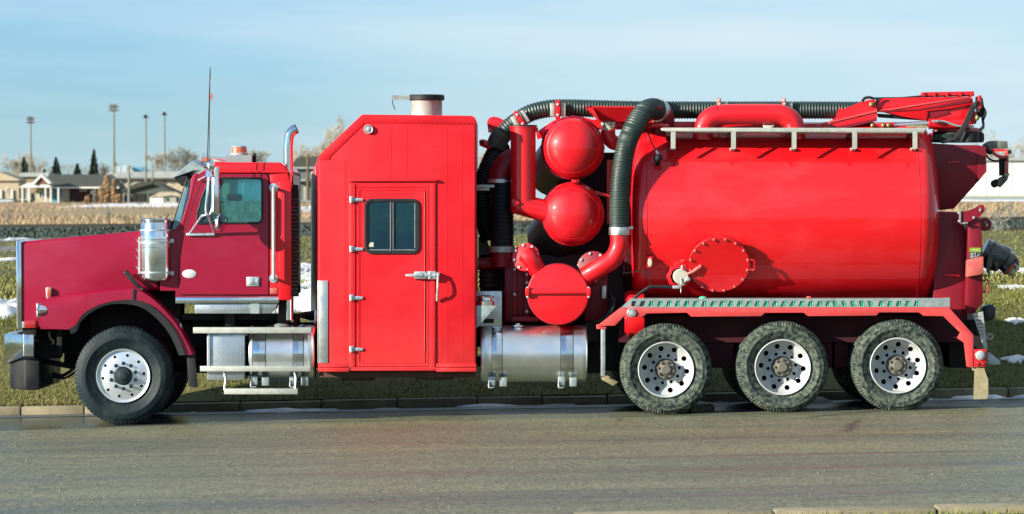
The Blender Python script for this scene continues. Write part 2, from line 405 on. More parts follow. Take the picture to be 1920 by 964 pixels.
def make_rear():
    w = empty('dual_wheel', (0,0,0))
    place('tyre', tyre_mesh(.514,.275,.312,96,.011), tyre_r, w, 30)
    inner = tyre_mesh(.512,.275,.312,96,.011); bmesh.ops.translate(inner.bm, verts=inner.bm.verts[:], vec=(0,.32,0)); place('tyre', inner, tyre_r, w, 30)
    b = MB(); b.lathe((0,0,0),(0,1,0),[(.314,.05),(.316,.012),(.308,.000),(.298,.006),(.290,.05),(.283,.085)],64)
    holed_disc(b, .195, .283, 10, .238, .029, lambda r: .085+(.283-r)*.9, .02, .2)
    b.lathe((0,0,0),(0,1,0),[(.195,.164),(.188,.173)],60)
    holed_disc(b, .12, .188, 10, .156, .019, lambda r: .173, .02, 0)
    b.lathe((0,0,0),(0,1,0),[(.12,.173),(.112,.20)],60)
    place('rim', b, rim_white, w, 30)
    h = MB().lathe((0,0,0),(0,1,0),[(.115,.21),(.108,.13),(.092,.12),(.086,.085),(.060,.075),(.055,.05),(.046,.042),(0,.042)],32)
    hub = place('hub', h, rust, w)
    place('backing_plate', MB().lathe((0,0,0),(0,1,0),[(.30,.27),(0,.27)],32), blk_pit, w)
    for k in range(8):
        a = 2*math.pi*k/8; n = MB().bolt((.088*math.sin(a),.085,.088*math.cos(a)), r=.016, h=.032); place('axle_stud', n, rust, w)
    return w
def make_front():
    w = empty('steer_wheel', (0,0,0))
    place('tyre', tyre_mesh(.553,.40,.300,72,.007), tyre_f, w, 30)
    b = MB(); b.lathe((0,0,0),(0,1,0),[(.302,.06),(.305,.012),(.298,.000),(.288,.004),(.282,.020),(.272,.030)],64)
    holed_disc(b, .20, .272, 10, .232, .017, lambda r: .030-(.272-r)*.25, .03, .2)
    b.lathe((0,0,0),(0,1,0),[(.20,.012),(.175,.004),(.105,.004),(.098,.03)],60)
    place('rim', b, rim_alu, w, 30)
    place('hub', MB().lathe((0,0,0),(0,1,0),[(.100,.04),(.098,-.01),(.088,-.022),(.080,-.022),(.076,-.045),(.05,-.05),(.045,-.07),(.03,-.074),(0,-.074)],32), dark_hub, w)
    place('backing_plate', MB().lathe((0,0,0),(0,1,0),[(.29,.12),(0,.12)],32), blk_pit, w)
    for k in range(10):
        a = 2*math.pi*k/10; place('lug_nut', MB().lathe((.142*math.sin(a),.006,.142*math.cos(a)),(0,-1,0),[(.023,0),(.021,.008),(.016,.01),(.016,.034),(.010,.040),(0,.040)],8), dark_hub, w)
    return w
fw = make_front(); fw.parent = T; fw.location = P(231,705,.02) - wpos(T)
f2 = copy_tree(fw, T, P(231,705,.02) - wpos(T) + Vector((0,2.44,0))); f2.rotation_euler = (0,0,R(180))
rw = make_rear(); rw.parent = T
for i, (x, y) in enumerate(((1249,693.5),(1468,689.0),(1684,686.0))):
    c = P(x, y, 0) - wpos(T)
    if i == 0: rw.location = c; o = rw
    else: o = copy_tree(rw, T, c)
    o.rotation_euler = (0, R((12, 47, 28)[i]), 0)
    f = copy_tree(rw, T, c + Vector((-.05,2.5,0))); f.rotation_euler = (0, R(40*i), R(180))

# ---------------------------------------------------------------- chassis
b = MB()
for y in (.80, 1.60): b.box(PX(70), PX(1845), y, y+.09, PZ(655), PZ(612))
part('frame_rail', b, under)
for x in (1249, 1468, 1684):
    c = P(x, 690); part('drive_axle', MB().cyl((c.x,.55,c.z),(c.x,1.95,c.z),.09,seg=14).ball((c.x,1.25,c.z),.24,sq=(1,.8,1)), under)
c = P(231,705); part('steer_axle', MB().bar((c.x,.35,c.z-.03),(c.x,2.15,c.z-.03),.13).bar((c.x-.1,.7,c.z+.16),(c.x+.9,.7,c.z+.12),.09,.05), under)
part('subframe', MB().pbox(1160,1800,592,642,.42,2.1), under_red)
for x in (1330, 1360, 1550, 1575):
    part('suspension_bracket', MB().pbox(x-16,x+16,618,690,.46,.62).pbox(x-28,x+28,626,634,.44,.64), under_red, bevel=.006)
part('drive_shaft', MB().cyl(P(600,668,1.2),P(1249,690,1.2),.055,seg=12), under)
part('air_tank', MB().cyl(P(1350,668,.7),P(1430,668,.7),.11,seg=16), under)
part('gearbox', MB().pbox(330,520,600,700,.95,1.5), under, bevel=.05)
part('sump_shade_block', MB().pbox(165,325,560,712,.6,1.85).pbox(110,166,570,664,.85,1.65), under, bevel=.06)  # sump enlarged behind the wheel to block low sun from the grass
part('inner_wing', MB().pbox(120,345,540,690,1.15,1.25).pbox(296,336,544,600,.5,.6), under)

# ---------------------------------------------------------------- bonnet and front
hp = [(37,453),(262,433),(300,432),(300,545),(262,545),(225,548),(180,560),(150,585),(133,617),(37,617)]
part('hood', MB().pp(hp, .24, 2.24), crimson, bevel=.05, seg=4)
part('grille_surround', MB().pp([(30,451),(40,450.5),(41,617),(31,617)], .22, 2.26), chrome, bevel=.012)
g = MB()
for k in range(16): g.box(PX(29), PX(31), .40+k*.11, .44+k*.11, PZ(606), PZ(465))
part('grille_bar', g, chrome)
# flared wing: section swept round the arch
oc = [(76,560),(100,556),(126,551),(160,546),(205,541),(252,539),(270,545),(290,560),(312,582),(332,606),(348,632),(364,665)]
ic = [(76,617),(104,617),(138,616),(153,594),(180,576),(214,566),(250,565),(276,573),(300,592),(320,615),(334,640),(344,666)]
smooth2 = lambda pts: [(v.x, v.y) for v in catmull([Vector((a,c,0)) for a,c in pts], 4)]
oc, ic = smooth2(oc), smooth2(ic)
rs = []
for (ox,oz),(ix,iz) in zip(oc, ic):
    o = P(ox,oz,.03); i = P(ix,iz,.03); m = o.lerp(i,.16)
    rs.append([Vector((o.x,.42,o.z)), Vector((o.x,.15,o.z)), Vector((o.lerp(i,.04).x,.07,o.lerp(i,.04).z)), Vector((m.x,.035,m.z)), Vector((o.lerp(i,.4).x,.03,o.lerp(i,.4).z)), Vector((i.x,.03,i.z)), Vector((i.lerp(o,.02).x,.06,i.lerp(o,.02).z)), Vector((i.lerp(o,.05).x,.42,i.lerp(o,.05).z))])
part('wheel_arch_wing', MB().rings(rs), crimson, smooth=40)
rs = []
for (ox,oz),(ix,iz) in list(zip(oc, ic))[7:]:
    o = P(ox,oz,.0); i = P(ix,iz,.0); d = (i-o).normalized(); a = i - d*.02; e = i + d*.052
    rs.append([Vector((a.x,.005,a.z)), Vector((e.x,.012,e.z)), Vector((e.x,.05,e.z)), Vector((a.x,.05,a.z))])
part('arch_rubber_trim', MB().rings(rs), rubber)
part('wing_seam', MB().pp([(249.5,541),(252,541),(251,565),(248,565)], .015, .05), blk_pit)
part('side_indicator', MB().pbox(86,96,539,558,.20,.25), zinc, bevel=.01); part('indicator_lens', MB().pbox(88,94.5,541,556,.188,.205), lens_amber, bevel=.004)
part('headlight', MB().lathe(P(73,581,.06),(-1,-.25,0),[(0,-.10),(.05,-.09),(.078,0),(.07,.02),(0,.03)],20), chrome)
part('headlight_bezel', MB().pbox(67.5,77,568,596,.035,.3), chrome, bevel=.015)
part('corner_marker', MB().pbox(46,67,601,615,.222,.3), lens_red, bevel=.005)
part('marker_base', MB().pbox(41,46,603,615,.222,.3), lens_clear, bevel=.004)
# bumper wraps round the corner
x0, x1, x2 = PX(5,.4), PX(44,.1), PX(63,.1)
zt, zb = PZ(628), PZ(671)
def bump_ring(z_near, z_corner, z_front): return None
b = MB()
pl = [(x2,.1),(x1,.1),(x0,.55),(x0-.03,1.25),(x0,1.95),(x1,2.4),(x2,2.4)]
inn = [(x2,.16),(x1+.03,.16),(x0+.06,.58),(x0+.03,1.25),(x0+.06,1.92),(x1+.03,2.34),(x2,2.34)]
bot = [PZ(669),PZ(669),PZ(687),PZ(688),PZ(687),PZ(669),PZ(669)]; top = [PZ(628)]*2+[PZ(629.5)]*3+[PZ(628)]*2
b.rings([[Vector((p[0],p[1],z)), Vector((p[0],p[1],t)), Vector((r_[0],r_[1],t)), Vector((r_[0],r_[1],z))] for p, r_, z, t in zip(pl, inn, bot, top)])
part('bumper', b, chrome, bevel=.006)
part('air_dam', MB().plan([(PX(18,.5),.52),(PX(46,.2),.20),(PX(74,.2),.20),(PX(74,.2),2.3),(PX(46,.2),2.3),(PX(18,.5),1.98)], PZ(733), PZ(676)), black, bevel=.02)
part('bumper_bracket', MB().pbox(42,68,612,632,.26,2.2).pbox(64,112,616,672,.5,.75).pbox(106,117,617,668,.38,.46), under, bevel=.01)
part('tow_hook', MB().tube(catmull([P(82,690,.5),P(84,712,.5),P(92,716,.5),P(96,702,.5)],5),.03,8), under)
part('steering_link', MB().bar(P(76,676,.7),P(150,690,.7),.06).tube(catmull([P(98,700,.6),P(118,704,.6),P(140,690,.5)],6),.02,6).tube(catmull([P(98,706,.62),P(122,709,.62),P(146,694,.52)],6),.014,6), under)
part('brake_hose', MB().tube(catmull([P(92,622,.4),P(94,634,.4),P(100,640,.4),P(99,646,.4)],6),.014,6), mud_tan)
part('engine_light', MB().ball(P(226,596,.8),.045), mud_tan)
h = MB().tube([P(236,511,.17),P(258,536,.13),P(269,545,.15)],lambda t:.030-.006*t,8); lt = part('hood_latch', h, rubber)
part('latch_hook', MB().ball(P(268,543,.12),.03).ball(P(237,512,.17),.032), black, parent=lt)
hg = part('hood_hinge_strip', MB().pbox(259,263,444,514,.215,.25), brushed)
for y in (452,470,484,503): part('hinge_tooth', MB().pp([(254,y-5),(259.2,y),(259.2,y+4)], .22,.235), brushed, parent=hg)

# air cleaner
ax = P(292,468,.16); r = 29.5/K; zt_, zb_ = PZ(409,.02), PZ(527,.02)
ac = part('air_cleaner', MB().lathe((ax.x,.16,zb_),(0,0,1),[(0,0),(r*.8,0),(r*.86,.012),(r*.9,.012),(r*.98,.03),(r,.05),(r,.37),(r*1.025,.375),(r*1.025,.39),(r,.395),(r,.435),(r*1.03,.44),(r*1.03,.465),(r,.47),(r,zt_-zb_-.14),(r*.96,zt_-zb_-.12),(r*.94,zt_-zb_-.05),(r*.97,zt_-zb_-.04),(r*.97,zt_-zb_-.012),(r*.93,zt_-zb_),(0,zt_-zb_)],48), chrome, smooth=30)
for z in (.085, .42, .56): part('cleaner_band', MB().lathe((ax.x,.16,zb_+z),(0,0,1),[(r*.9,0),(r*1.022,0),(r*1.028,.005),(r*1.022,.018),(r*.9,.018)],48), zinc, parent=ac)
for y in (452, 513): part('cleaner_tab', MB().pbox(320,326,y-4,y+4,.12,.2), zinc, parent=ac, bevel=.008)
part('cleaner_elbow', MB().tube(catmull([P(300,430,.3),P(318,428,.4),P(330,440,.6)],5),.09,12), rubber)

# ---------------------------------------------------------------- cab
win = [(369,417),(371,398),(378,372),(388,347),(397,336),(404,334),(484,334),(489,336),(491.5,341),(491.5,410),(489,415),(484,418),(372,419)]
cabp = [(300,432),(326,432),(342,414),(356,372),(362,332),(383,320),(541,320),(544,326),(544,557),(329,557),(329,545),(300,545)]
cab = MB(); cab.plate(q(cabp,.14), [q(win,.14)], .14, .19)
part('cab_side', cab, crimson)
part('cab_side', MB().plate(q(cabp,.14), [q(win,.14)], 2.29, 2.34), crimson)
cs = MB(); cs.box(PX(383,.14),PX(541,.14),.19,2.29,PZ(327,.14),PZ(320.5,.14)); part('cab_ceiling', cs, teal_trim)
part('cab_floor', MB().pbox(331,541,540,556,.192,2.288), under)
part('firewall', MB().pbox(303,322,434,544,.192,2.288), under)
bw = MB(); rwz = [(.5,PZ(345,.14)),(2.0,PZ(345,.14)),(2.0,PZ(420,.14)),(.5,PZ(420,.14))]
xr0, xr1 = PX(533,.14), PX(543,.14)
bw.box(xr0,xr1,.192,2.288,PZ(540,.14),PZ(420,.14)).box(xr0,xr1,.192,2.288,PZ(345,.14),PZ(327.2,.14)).box(xr0,xr1,.192,.5,PZ(420,.14),PZ(345,.14)).box(xr0,xr1,2.0,2.288,PZ(420,.14),PZ(345,.14))
part('cab_rear_wall', bw, crimson)
part('rear_window_glass', MB().box(xr0+.02,xr0+.026,.5,2.0,PZ(420,.14),PZ(345,.14)), glass_cab)
ws = MB().rings([[Vector((PX(a,.14),y,PZ(c,.14))) for a,c in ((322,430),(324,421),(340,375),(352,338),(357,335),(353,372),(339,414),(330,430))] for y in (.17,1.24,2.31)])
part('windscreen', ws, M('sky_blue_windscreen', (.10,.26,.36), .08, c2=(.16,.36,.46), vs_=2, coat=1.))
part('wiper', MB().tube(catmull([P(322,424,.12),P(330,400,.13),P(345,352,.14),P(352,334,.14)],5),.008,6), rubber)
for y0_, y1_ in ((.14,.24),(2.24,2.34),): part('windscreen_pillar', MB().prism(q([(328,433),(340,414),(354,372),(358,335),(364,326),(372,326),(366,345),(352,400),(343,433)],.14), y0_-.004, y1_+.004), crimson, bevel=.012)
part('dashboard', MB().pbox(324,352,436,470,.2,2.28), rubber, bevel=.04)
st = part('steering_wheel', MB().lathe(P(372,418,.75),(1,0,.55),[(.20,-.012),(.215,0),(.20,.012),(.188,0),(.20,-.012)],28).bar(P(372,418,.75),P(356,440,.75),.04), rubber)
for y in (.5, 1.5): part('seat', MB().box(PX(455),PX(515),y,y+.5,PZ(500),PZ(475)).box(PX(500),PX(522),y,y+.5,PZ(475),PZ(385)), seat_m, bevel=.05)
part('dash_papers', MB().box(PX(372),PX(384),.55,.9,PZ(421),PZ(405)), lime, bevel=.01)
part('dash_folder', MB().box(PX(378),PX(396),.5,.7,PZ(424),PZ(410)), M('blue_plastic',(.02,.12,.55),.4), bevel=.01)
# door
dp = [(336,552),(336,496),(344,448),(352,415),(365,377),(381,337),(392,326),(494,326),(500,328),(503,334),(503,552)]
door = part('cab_door', MB().plate(q(dp,.112), [q(win,.112)], .112, .136), crimson)
part('door_seam', MB().plate(q([(334.5,553.5),(334.5,496),(342.5,447),(350.5,414),(363.5,376),(379.5,336),(391,324.5),(495,324.5),(501.5,326.5),(504.5,333),(504.5,553.5)],.1365), [q(win,.1365)], .1365, .1395), blk_pit, parent=door)
wl = [P(a,c,.11) for a,c in win]; part('window_seal', MB().tube(wl+[wl[0],wl[1]], .013, 6), rubber, parent=door)
part('door_glass', MB().pp(win,.125,.129), glass_cab, parent=door)
part('far_door_glass', MB().pp(win,2.31,2.314), glass_cab)
part('cab_mirror_inside', MB().pbox(425,454,364,377,1.0,1.06), rubber, bevel=.02)
dh = part('door_handle', MB().pp([(462,519),(486,519),(486,537),(462,537)],.095,.113), zinc, parent=door, bevel=.008)
part('oval_plate', MB().lathe(P(355,513.5,.112),(0,-1,0),[(.079,0),(.079,.004),(.076,.006),(0,.006)],32,), white_dec, parent=door).scale = (1,1,1)
ov = [o for o in door.children if o.name.startswith('oval_plate')][0]
zc = PZ(513.5,.112)
for v in ov.data.vertices: v.co.z = (v.co.z - zc)*.62 + zc
dl = dh; part('handle_paddle', MB().pbox(466,478,522,534,.088,.096), brushed, parent=door, bevel=.006); part('key_lock', MB().pbox(479.5,484,523,533,.09,.096), brushed, parent=door, bevel=.004)
part('sill_strip', MB().pbox(329,522,557.5,569,.10,.16), chrome, bevel=.006)
part('cab_step_box', MB().pp([(365,570),(520,570),(516,580),(504,588),(365,588)],.13,.5), dia, bevel=.004)
part('step_step_bracket', MB().pbox(470,486,569,588,.11,.129), brushed)
part('cab_mount', MB().pbox(422,440,588,612,.4,.6).pbox(340,560,588,600,.6,.7), black)
part('step_well', MB().pbox(360,545,588,640,.75,.8), under)
# roof
part('roof_cap', MB().pp([(384,321),(388,308),(396,304),(524,304.5),(533,308),(540,320),(541,326),(384,326)],.125,2.355), red, bevel=.05, seg=3)
part('drip_gutter', MB().pbox(384,541,320.5,323.5,.10,.14), red)
part('rear_corner_panel', MB().pp([(506,327),(538,324),(543,332),(543,562),(522,562),(522,553),(506,553)],.106,.14), red, bevel=.014)
part('rear_wing_panel', MB().pp([(521,340),(546,338),(546,563),(522,563)],.085,.12), red, bevel=.016)
part('cab_marker', MB().pbox(506,520,540,551,.098,.11), red_faded, bevel=.004)
gh = part('grab_handle', MB().tube([P(513,352,.0),P(513,523,.0)],.021,12), steel_white)
for y in (352, 522): part('handle_foot', MB().cyl(P(513,y,-.01),P(513,y,.11),.02,seg=10).lathe(P(513,y,.105),(0,-1,0),[(.05,0),(.05,.012),(0,.014)],16), zinc, parent=gh)
sv = MB().rings([[Vector((PX(a,.14),y,PZ(c,.14)+dz)) for a,c in ((325,331),(361,301),(384,313),(383,316),(362,304.5),(328,333))] for y,dz in ((.13,0),(.6,.01),(1.24,.02),(1.9,.01),(2.35,0))])
vz = part('sun_visor', sv, M('blue_grey_visor', (.20,.29,.36), .35, .5, c2=(.26,.36,.42), vs_=6), bevel=.003)
part('visor_end', MB().pp([(326,332.5),(362,303.5),(383,315.5),(380,319),(364,319)],.125,.135), galv, parent=vz)
part('visor_drop', MB().pp([(325.5,332),(331,331),(352,330),(345,349),(340,349)],.14,2.3), black, parent=vz)
bk = part('beacon_stand', MB().plate(q([(424,291),(472,291),(472,319),(464,319),(460,310),(452,305.5),(444,306),(437,311),(431,319),(424,319)],.75),[],.75,1.1), M('pale_grey_bracket', (.30,.40,.42), .5, c2=(.24,.32,.34), vs_=12))
bc = part('beacon', MB().lathe(P(448.5,290.5,.92),(0,0,1),[(.10,0),(.10,.018),(.094,.024),(.092,.03),(.092,.07),(.084,.09),(.05,.10),(0,.10)],28), lens_amber, smooth=25)
part('beacon_base', MB().lathe(P(448.5,291,.92),(0,0,1),[(.104,0),(.104,.022),(.098,.026),(0,.026)],28), lens_clear, parent=bc)
part('beacon_cap', MB().lathe(P(448.5,290.5,.92),(0,0,1),[(.09,.088),(.085,.1),(.04,.108),(0,.108)],28), lens_clear, parent=bc)
part('air_horn', MB().lathe(P(379,295,.95),(1,0,-.08),[(0,0),(.06,.0),(.05,.03),(.03,.08),(.022,.2),(.02,.36),(.03,.38),(0,.38)],18), polished)
ml = part('cab_roof_light', MB().pp([(376,303),(380,297),(391,295),(397,299),(398,304)],.42,.56), lens_amber, bevel=.012)
part('roof_fairing', MB().pp([(395,304),(397,298),(410,300),(424,304)],.4,.6), steel_white, bevel=.01)
part('roof_bracket', MB().pbox(474,480,287,305,.9,.98), black, bevel=.01)
# mirror
mr = empty('wing_mirror', P(400,380,-.2), T)
def mp_(name, mb, mat, **k): return build(name, mb, mat, mr, **k)
mp_('mirror_head', MB().plan([(PX(402,-.2),-.30),(PX(411.5,-.2),-.28),(PX(411.5,-.2),-.10),(PX(402,-.2),-.08)],PZ(402,-.2),PZ(329,-.2)), chrome, bevel=.02)
mp_('mirror_back', MB().plan([(PX(397,-.2),-.27),(PX(402,-.2),-.30),(PX(402,-.2),-.1),(PX(397,-.2),-.13)],PZ(399,-.2),PZ(332,-.2)), polished, bevel=.015)
mp_('mirror_cap', MB().ball(P(395,311,-.2),.07,sq=(.75,.9,1.1)).cyl(P(393,318,-.2),P(391,332,-.2),.035,.045,10), chrome)
mp_('mirror_frame', MB().tube(catmull([P(391,325,-.2),P(389,360,-.2),P(386,392,-.2),P(388,402,-.2),P(394,402,-.2),P(398,385,-.2),P(398,335,-.2),P(394,326,-.2)],6),.016,8), chrome)
mp_('mirror_shade', MB().pbox(401,411,313,330,-.24,-.14), galv, bevel=.008)
mp_('convex_mirror', MB().lathe(P(413,417,-.2),(.85,-.3,0),[(0,-.05),(.07,-.045),(.105,-.01),(.108,.01),(.10,.018),(0,.024)],24), chrome)
mp_('mirror_stay', MB().bar(P(372,338,.1),P(387,330,-.18),.016), zinc); mp_('mirror_stay', MB().tube([P(356,438,.09),P(379,404,-.18),P(389,402,-.2),P(402,438,.09)],.013,8), zinc)
mp_('mirror_foot', MB().pbox(349,403,436.5,442.5,.075,.11), zinc, bevel=.012)
an = part('whip_antenna', MB().tube([P(388,318,-.2),P(389,290,-.2),P(394,127,-.2)],.006,6), black); part('antenna_flag', MB().pbox(394.5,398.5,175,187,-.203,-.197), red_faded, parent=an)
part('whip_antenna', MB().tube([P(391,318,-.15),P(392,290,-.15),P(393.5,150,-.15)],.005,6).tube([P(394,128,-.2),P(394,150,-.2)],.006,6), black)
# exhaust stack
st = part('exhaust_stack', MB().tube(catmull([P(541,600,.35),P(541,420,.35),P(540.5,300,.35),P(540.5,272,.35),P(543,254,.35),P(549,245,.35),P(556,241.5,.35)],6),.055,20), chrome)
part('exhaust_mouth', MB().cyl(P(554.5,242.3,.35),P(557,241.2,.35),.052,.052,16), blk_pit, parent=st)
hs = []
for k in range(26):
    for j in range(3):
        cx, cz = 548.2+j*4.4+(2.2 if k%2 else 0), 374+k*7.0
        if cx < 559: hs.append(q([(cx+1.25*math.cos(a), cz+1.5*math.sin(a)) for a in (0,1.05,2.09,3.14,4.19,5.24)],.30))
sh = part('stack_heat_shield', MB().plate(q([(545,352),(559,352),(560.5,356),(560.5,556),(545,556)],.30), hs, .30, .305), black)
part('shield_liner', MB().pbox(546,560,366,552,.36,.37), brushed, parent=sh)
part('battery_cover', MB().pp([(523,556),(545,556),(545,600),(536,610),(520,612)],.3,.9), under, bevel=.02)

# ---------------------------------------------------------------- steps and cab fuel tank
def fuel_tank(x0, x1, yc, rpx, Yn, name, bands, mat):
    rr = rpx/K; a = P(x0, yc, Yn); e = P(x1, yc, Yn); Lh = e.x-a.x; c = (a.x, Yn+rr, a.z)
    t = part(name, MB().lathe(c,(1,0,0),[(0,.02),(rr*.55,.014),(rr*.86,.004),(rr*.95,.0),(rr*.985,.012),(rr,.035),(rr*1.004,.05),(rr,.06),(rr,Lh-.06),(rr*1.004,Lh-.05),(rr,Lh-.035),(rr*.985,Lh-.012),(rr*.95,Lh),(rr*.86,Lh-.004),(rr*.55,Lh-.014),(0,Lh-.02)],64), mat, smooth=25)
    for b0, b1 in bands:
        xa, xb = PX(b0,Yn)-a.x, PX(b1,Yn)-a.x
        s = part('tank_strap', MB().lathe(c,(1,0,0),[(rr*.98,xa),(rr*1.012,xa),(rr*1.018,xa+.006),(rr*1.018,xb-.006),(rr*1.012,xb),(rr*.98,xb)],64), chrome, parent=t, smooth=30)
        for xx in (xa, xb): part('strap_rubber', MB().lathe(c,(1,0,0),[(rr*.99,xx-.008),(rr*1.010,xx-.007),(rr*1.010,xx+.007),(rr*.99,xx+.008)],64), rubber, parent=t)
        xm = a.x+(xa+xb)/2; zb = a.z-rr
        part('strap_buckle', MB().box(xm-.10,xm-.02,Yn+.05,Yn+.12,zb-.03,zb+.07).box(xm+.03,xm+.11,Yn+.05,Yn+.12,zb-.04,zb+.06).tube(catmull([(xm-.09,Yn+.05,zb+.02),(xm-.09,Yn+.02,zb-.05),(xm-.03,Yn+.03,zb-.05)],4),.01,6), galv, parent=t, bevel=.006)
    return t
fuel_tank(466, 589, 664, 53, .10, 'cab_fuel_tank', ((474,497),(550,568)), polished)
part('step_toolbox', MB().pbox(388,459,624,713,.10,.7), dia, bevel=.012)
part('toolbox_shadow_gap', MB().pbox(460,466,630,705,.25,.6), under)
for (a, e, y0_, y1_) in ((362,583,614,625),(375,582,686.5,696.5)):
    part('step_rail', MB().pbox(a,e,y0_,y1_,.04,.075).pbox(a,e,y0_,y0_+2.5,.0751,.2), steel_white, bevel=.004)
part('hanging_step', MB().pbox(420,558,729,739.5,.06,.22), steel_white, bevel=.005)
for x in (422, 554): part('step_hanger', MB().tube([P(x-2,697,.10),P(x+1,710,.10),P(x-1,731,.10)],.013,6), brushed)
for x in (392, 579): part('step_upright', MB().pbox(x-1.5,x+1.5,624,687,.08,.098), brushed)
part('front_mudflap', MB().rings([[P(350,664,.06),P(365,664,.06),P(365,664,.5),P(350,664,.5)],[P(352,700,.06),P(368,690,.06),P(368,690,.5),P(352,700,.5)],[P(354,724,.06),P(371,727,.06),P(371,727,.5),P(354,724,.5)]]), rubber, bevel=.006)
ah = MB()
for k in range(4):
    ah.tube(catmull([P(552+k*3,611,.5+.1*k),P(555+k*2,596-k*1.5,.5+.1*k),P(568,588+k*2,.5+.1*k),P(582,586+k*4,.5+.1*k),P(596,583+k*5,.5+.1*k)],6),.017,8)
part('air_hose', ah, rubber)
part('hose_fitting', MB().pbox(589,595,580,604,.45,.6), zinc, bevel=.01)
part('hose_coil', MB().lathe(P(528,613,.35),(0,0,1),[(.06,0),(.09,.02),(.06,.04),(.03,.02),(.06,0)],20), galv)

# ---------------------------------------------------------------- crew box
SB = [(597,696),(597,292),(679,214.5),(884,217),(889,218.5),(892.5,224),(892.5,696)]
b = MB(); b.pp(SB, 0, 2.45)
for v in b.bm.verts:                                     # the front wall leans forward towards the far side
    if v.co.x < PX(600): 
        if v.co.y > 1:
            v.co.x -= .205
            if v.co.z > 2: v.co.z -= .19
part('crew_box', b, red_box, bevel=.022, seg=3)
part('front_cladding', MB().hexa([(PX(596.2),.10,PZ(688)),(PX(596.6),.10,PZ(688)),(PX(596.2)-.19,2.40,PZ(688)),(PX(595.7)-.2,2.40,PZ(688)),(PX(596.2),.10,PZ(300)),(PX(596.6),.10,PZ(300)),(PX(596.2)-.19,2.40,PZ(333)),(PX(595.7)-.2,2.40,PZ(333))]), brushed)
part('roof_edge_trim', MB().pp([(598,300),(598,292),(679.5,214.8),(884,217.4),(889,219),(892,224.5),(892,234),(684,231.5),(619,294.5),(619,300)], -.006, .0), red_box, bevel=.003)
for a, e in ((597,655),(818,893)): part('sill_skirt', MB().pbox(a,e,682,689,-.016,.0).pbox(a,e,690,697,-.022,.0), red_box, bevel=.004)
part('door_sill', MB().pbox(655,818,690,695,-.010,.0), red_box, bevel=.003)
fr = part('door_frame', MB().plate(q([(656,339),(817,339),(817,691),(656,691)]),[q([(667.5,351),(803.5,351),(803.5,688),(667.5,688)])],-.012,0.), red_box)
part('drip_rail', MB().pbox(654,820,336,340,-.045,0.), red_box, parent=fr, bevel=.004)
def rrect(a, e, c, d, r, n=5):
    o = []
    for cx, cy, s in ((e-r,c+r,-90),(e-r,d-r,0),(a+r,d-r,90),(a+r,c+r,180)):
        for k in range(n+1): t = R(s+90*k/n); o.append((cx+r*math.cos(t), cy+r*math.sin(t)))
    return o
dw = rrect(687.5,782.5,377,472.5,12)
dr = part('crew_door', MB().plate(q([(668.5,352),(802.5,352),(802.5,687),(668.5,687)],-.012),[q(dw,-.012)],-.012,0.), red_box)
part('door_moulding', MB().plate(q([(672,355),(797,355),(797,681),(672,681)],-.018),[q([(674,357),(795,357),(795,679),(674,679)],-.018)],-.018,-.012), red_box, parent=dr)
part('hinge_cover', MB().pbox(656.5,666,345,688,-.020,-.012), red_box, parent=fr, bevel=.003)
part('latch_post', MB().pbox(808,816,345,688,-.018,-.012), red_box, parent=fr, bevel=.003)
part('edge_bead', MB().pbox(795.3,796.6,360,515,-.021,-.018).pbox(795.3,796.6,525,660,-.021,-.018).pbox(655.3,656.4,345,690,-.016,0), red_faded, parent=dr)
part('window_rubber', MB().plate(q(rrect(683,787,372.5,476.5,14),-.03),[q(rrect(689,781,378.5,471,9),-.03)],-.03,-.0125), rubber, parent=dr, bevel=.004)
part('window_divider', MB().pbox(730.5,738.5,378,472,-.026,-.014), rubber, parent=dr, bevel=.003)
part('divider_strip', MB().pbox(731.5,732.7,379,471,-.029,-.026).pbox(736.6,737.5,379,471,-.029,-.026).pbox(689,781,468,469.3,-.024,-.02).pbox(777,778.4,380,465,-.024,-.02), galv, parent=dr)
part('window_pane', MB().pbox(689,731,378,471,-.016,-.012), glass_dark, parent=dr); part('window_pane', MB().pbox(738,781,378,471,-.012,-.008), glass_dark, parent=dr)
part('window_sticker', MB().pp([(692,463),(692,458),(695,454.5),(700.5,454.5),(700.5,463)],-.020,-.0165), cream, parent=dr)
for y in (374.5,467,558.5,655):
    hgp = part('hinge', MB().pbox(655,663,y-6,y+6,-.045,-.02).pp([(662,y-3.5),(680,y-2.5),(681,y),(680,y+3),(662,y+3.5)],-.032,-.012), zinc, bevel=.004)
    part('hinge_pin', MB().cyl(P(658,y-5,-.05),P(658,y+5,-.05),.012,seg=8).bolt(P(670,y,-.032),r=.008,h=.008), brushed, parent=hgp)
lt = part('door_latch', MB().pbox(777,800,509,523,-.065,-.018).pbox(802,818,508.5,524,-.07,-.018), zinc, bevel=.01)
part('latch_lever', MB().pp([(760,514.5),(780,513),(792,511.5),(792,519),(780,519),(760,518.5)],-.085,-.068), zinc, parent=lt, bevel=.006)
part('latch_bolt', MB().cyl(P(797,516,-.06),P(824,515,-.06),.022,seg=10).bolt(P(806,513,-.07),r=.016).bolt(P(806,520,-.07),r=.012).bolt(P(815,516,-.07),r=.016), zinc, parent=lt)
part('latch_handle', MB().tube(catmull([P(821,512,-.06),P(821,522,-.09),P(820.5,540,-.10),P(820,554,-.07)],5),.012,8).cyl(P(820,552,-.065),P(820,564,-.02),.016,.014,8), steel_white, parent=lt)
cl = part('clearance_light', MB().lathe(P(691,242.5,0),(0,-1,0),[(.055,-.01),(.054,.02),(.046,.034),(.036,.03)],28), zinc)
part('clearance_lens', MB().lathe(P(691,242.5,0),(0,-1,0),[(.037,.02),(.03,.036),(.015,.044),(0,.046)],24), lens_clear, parent=cl)
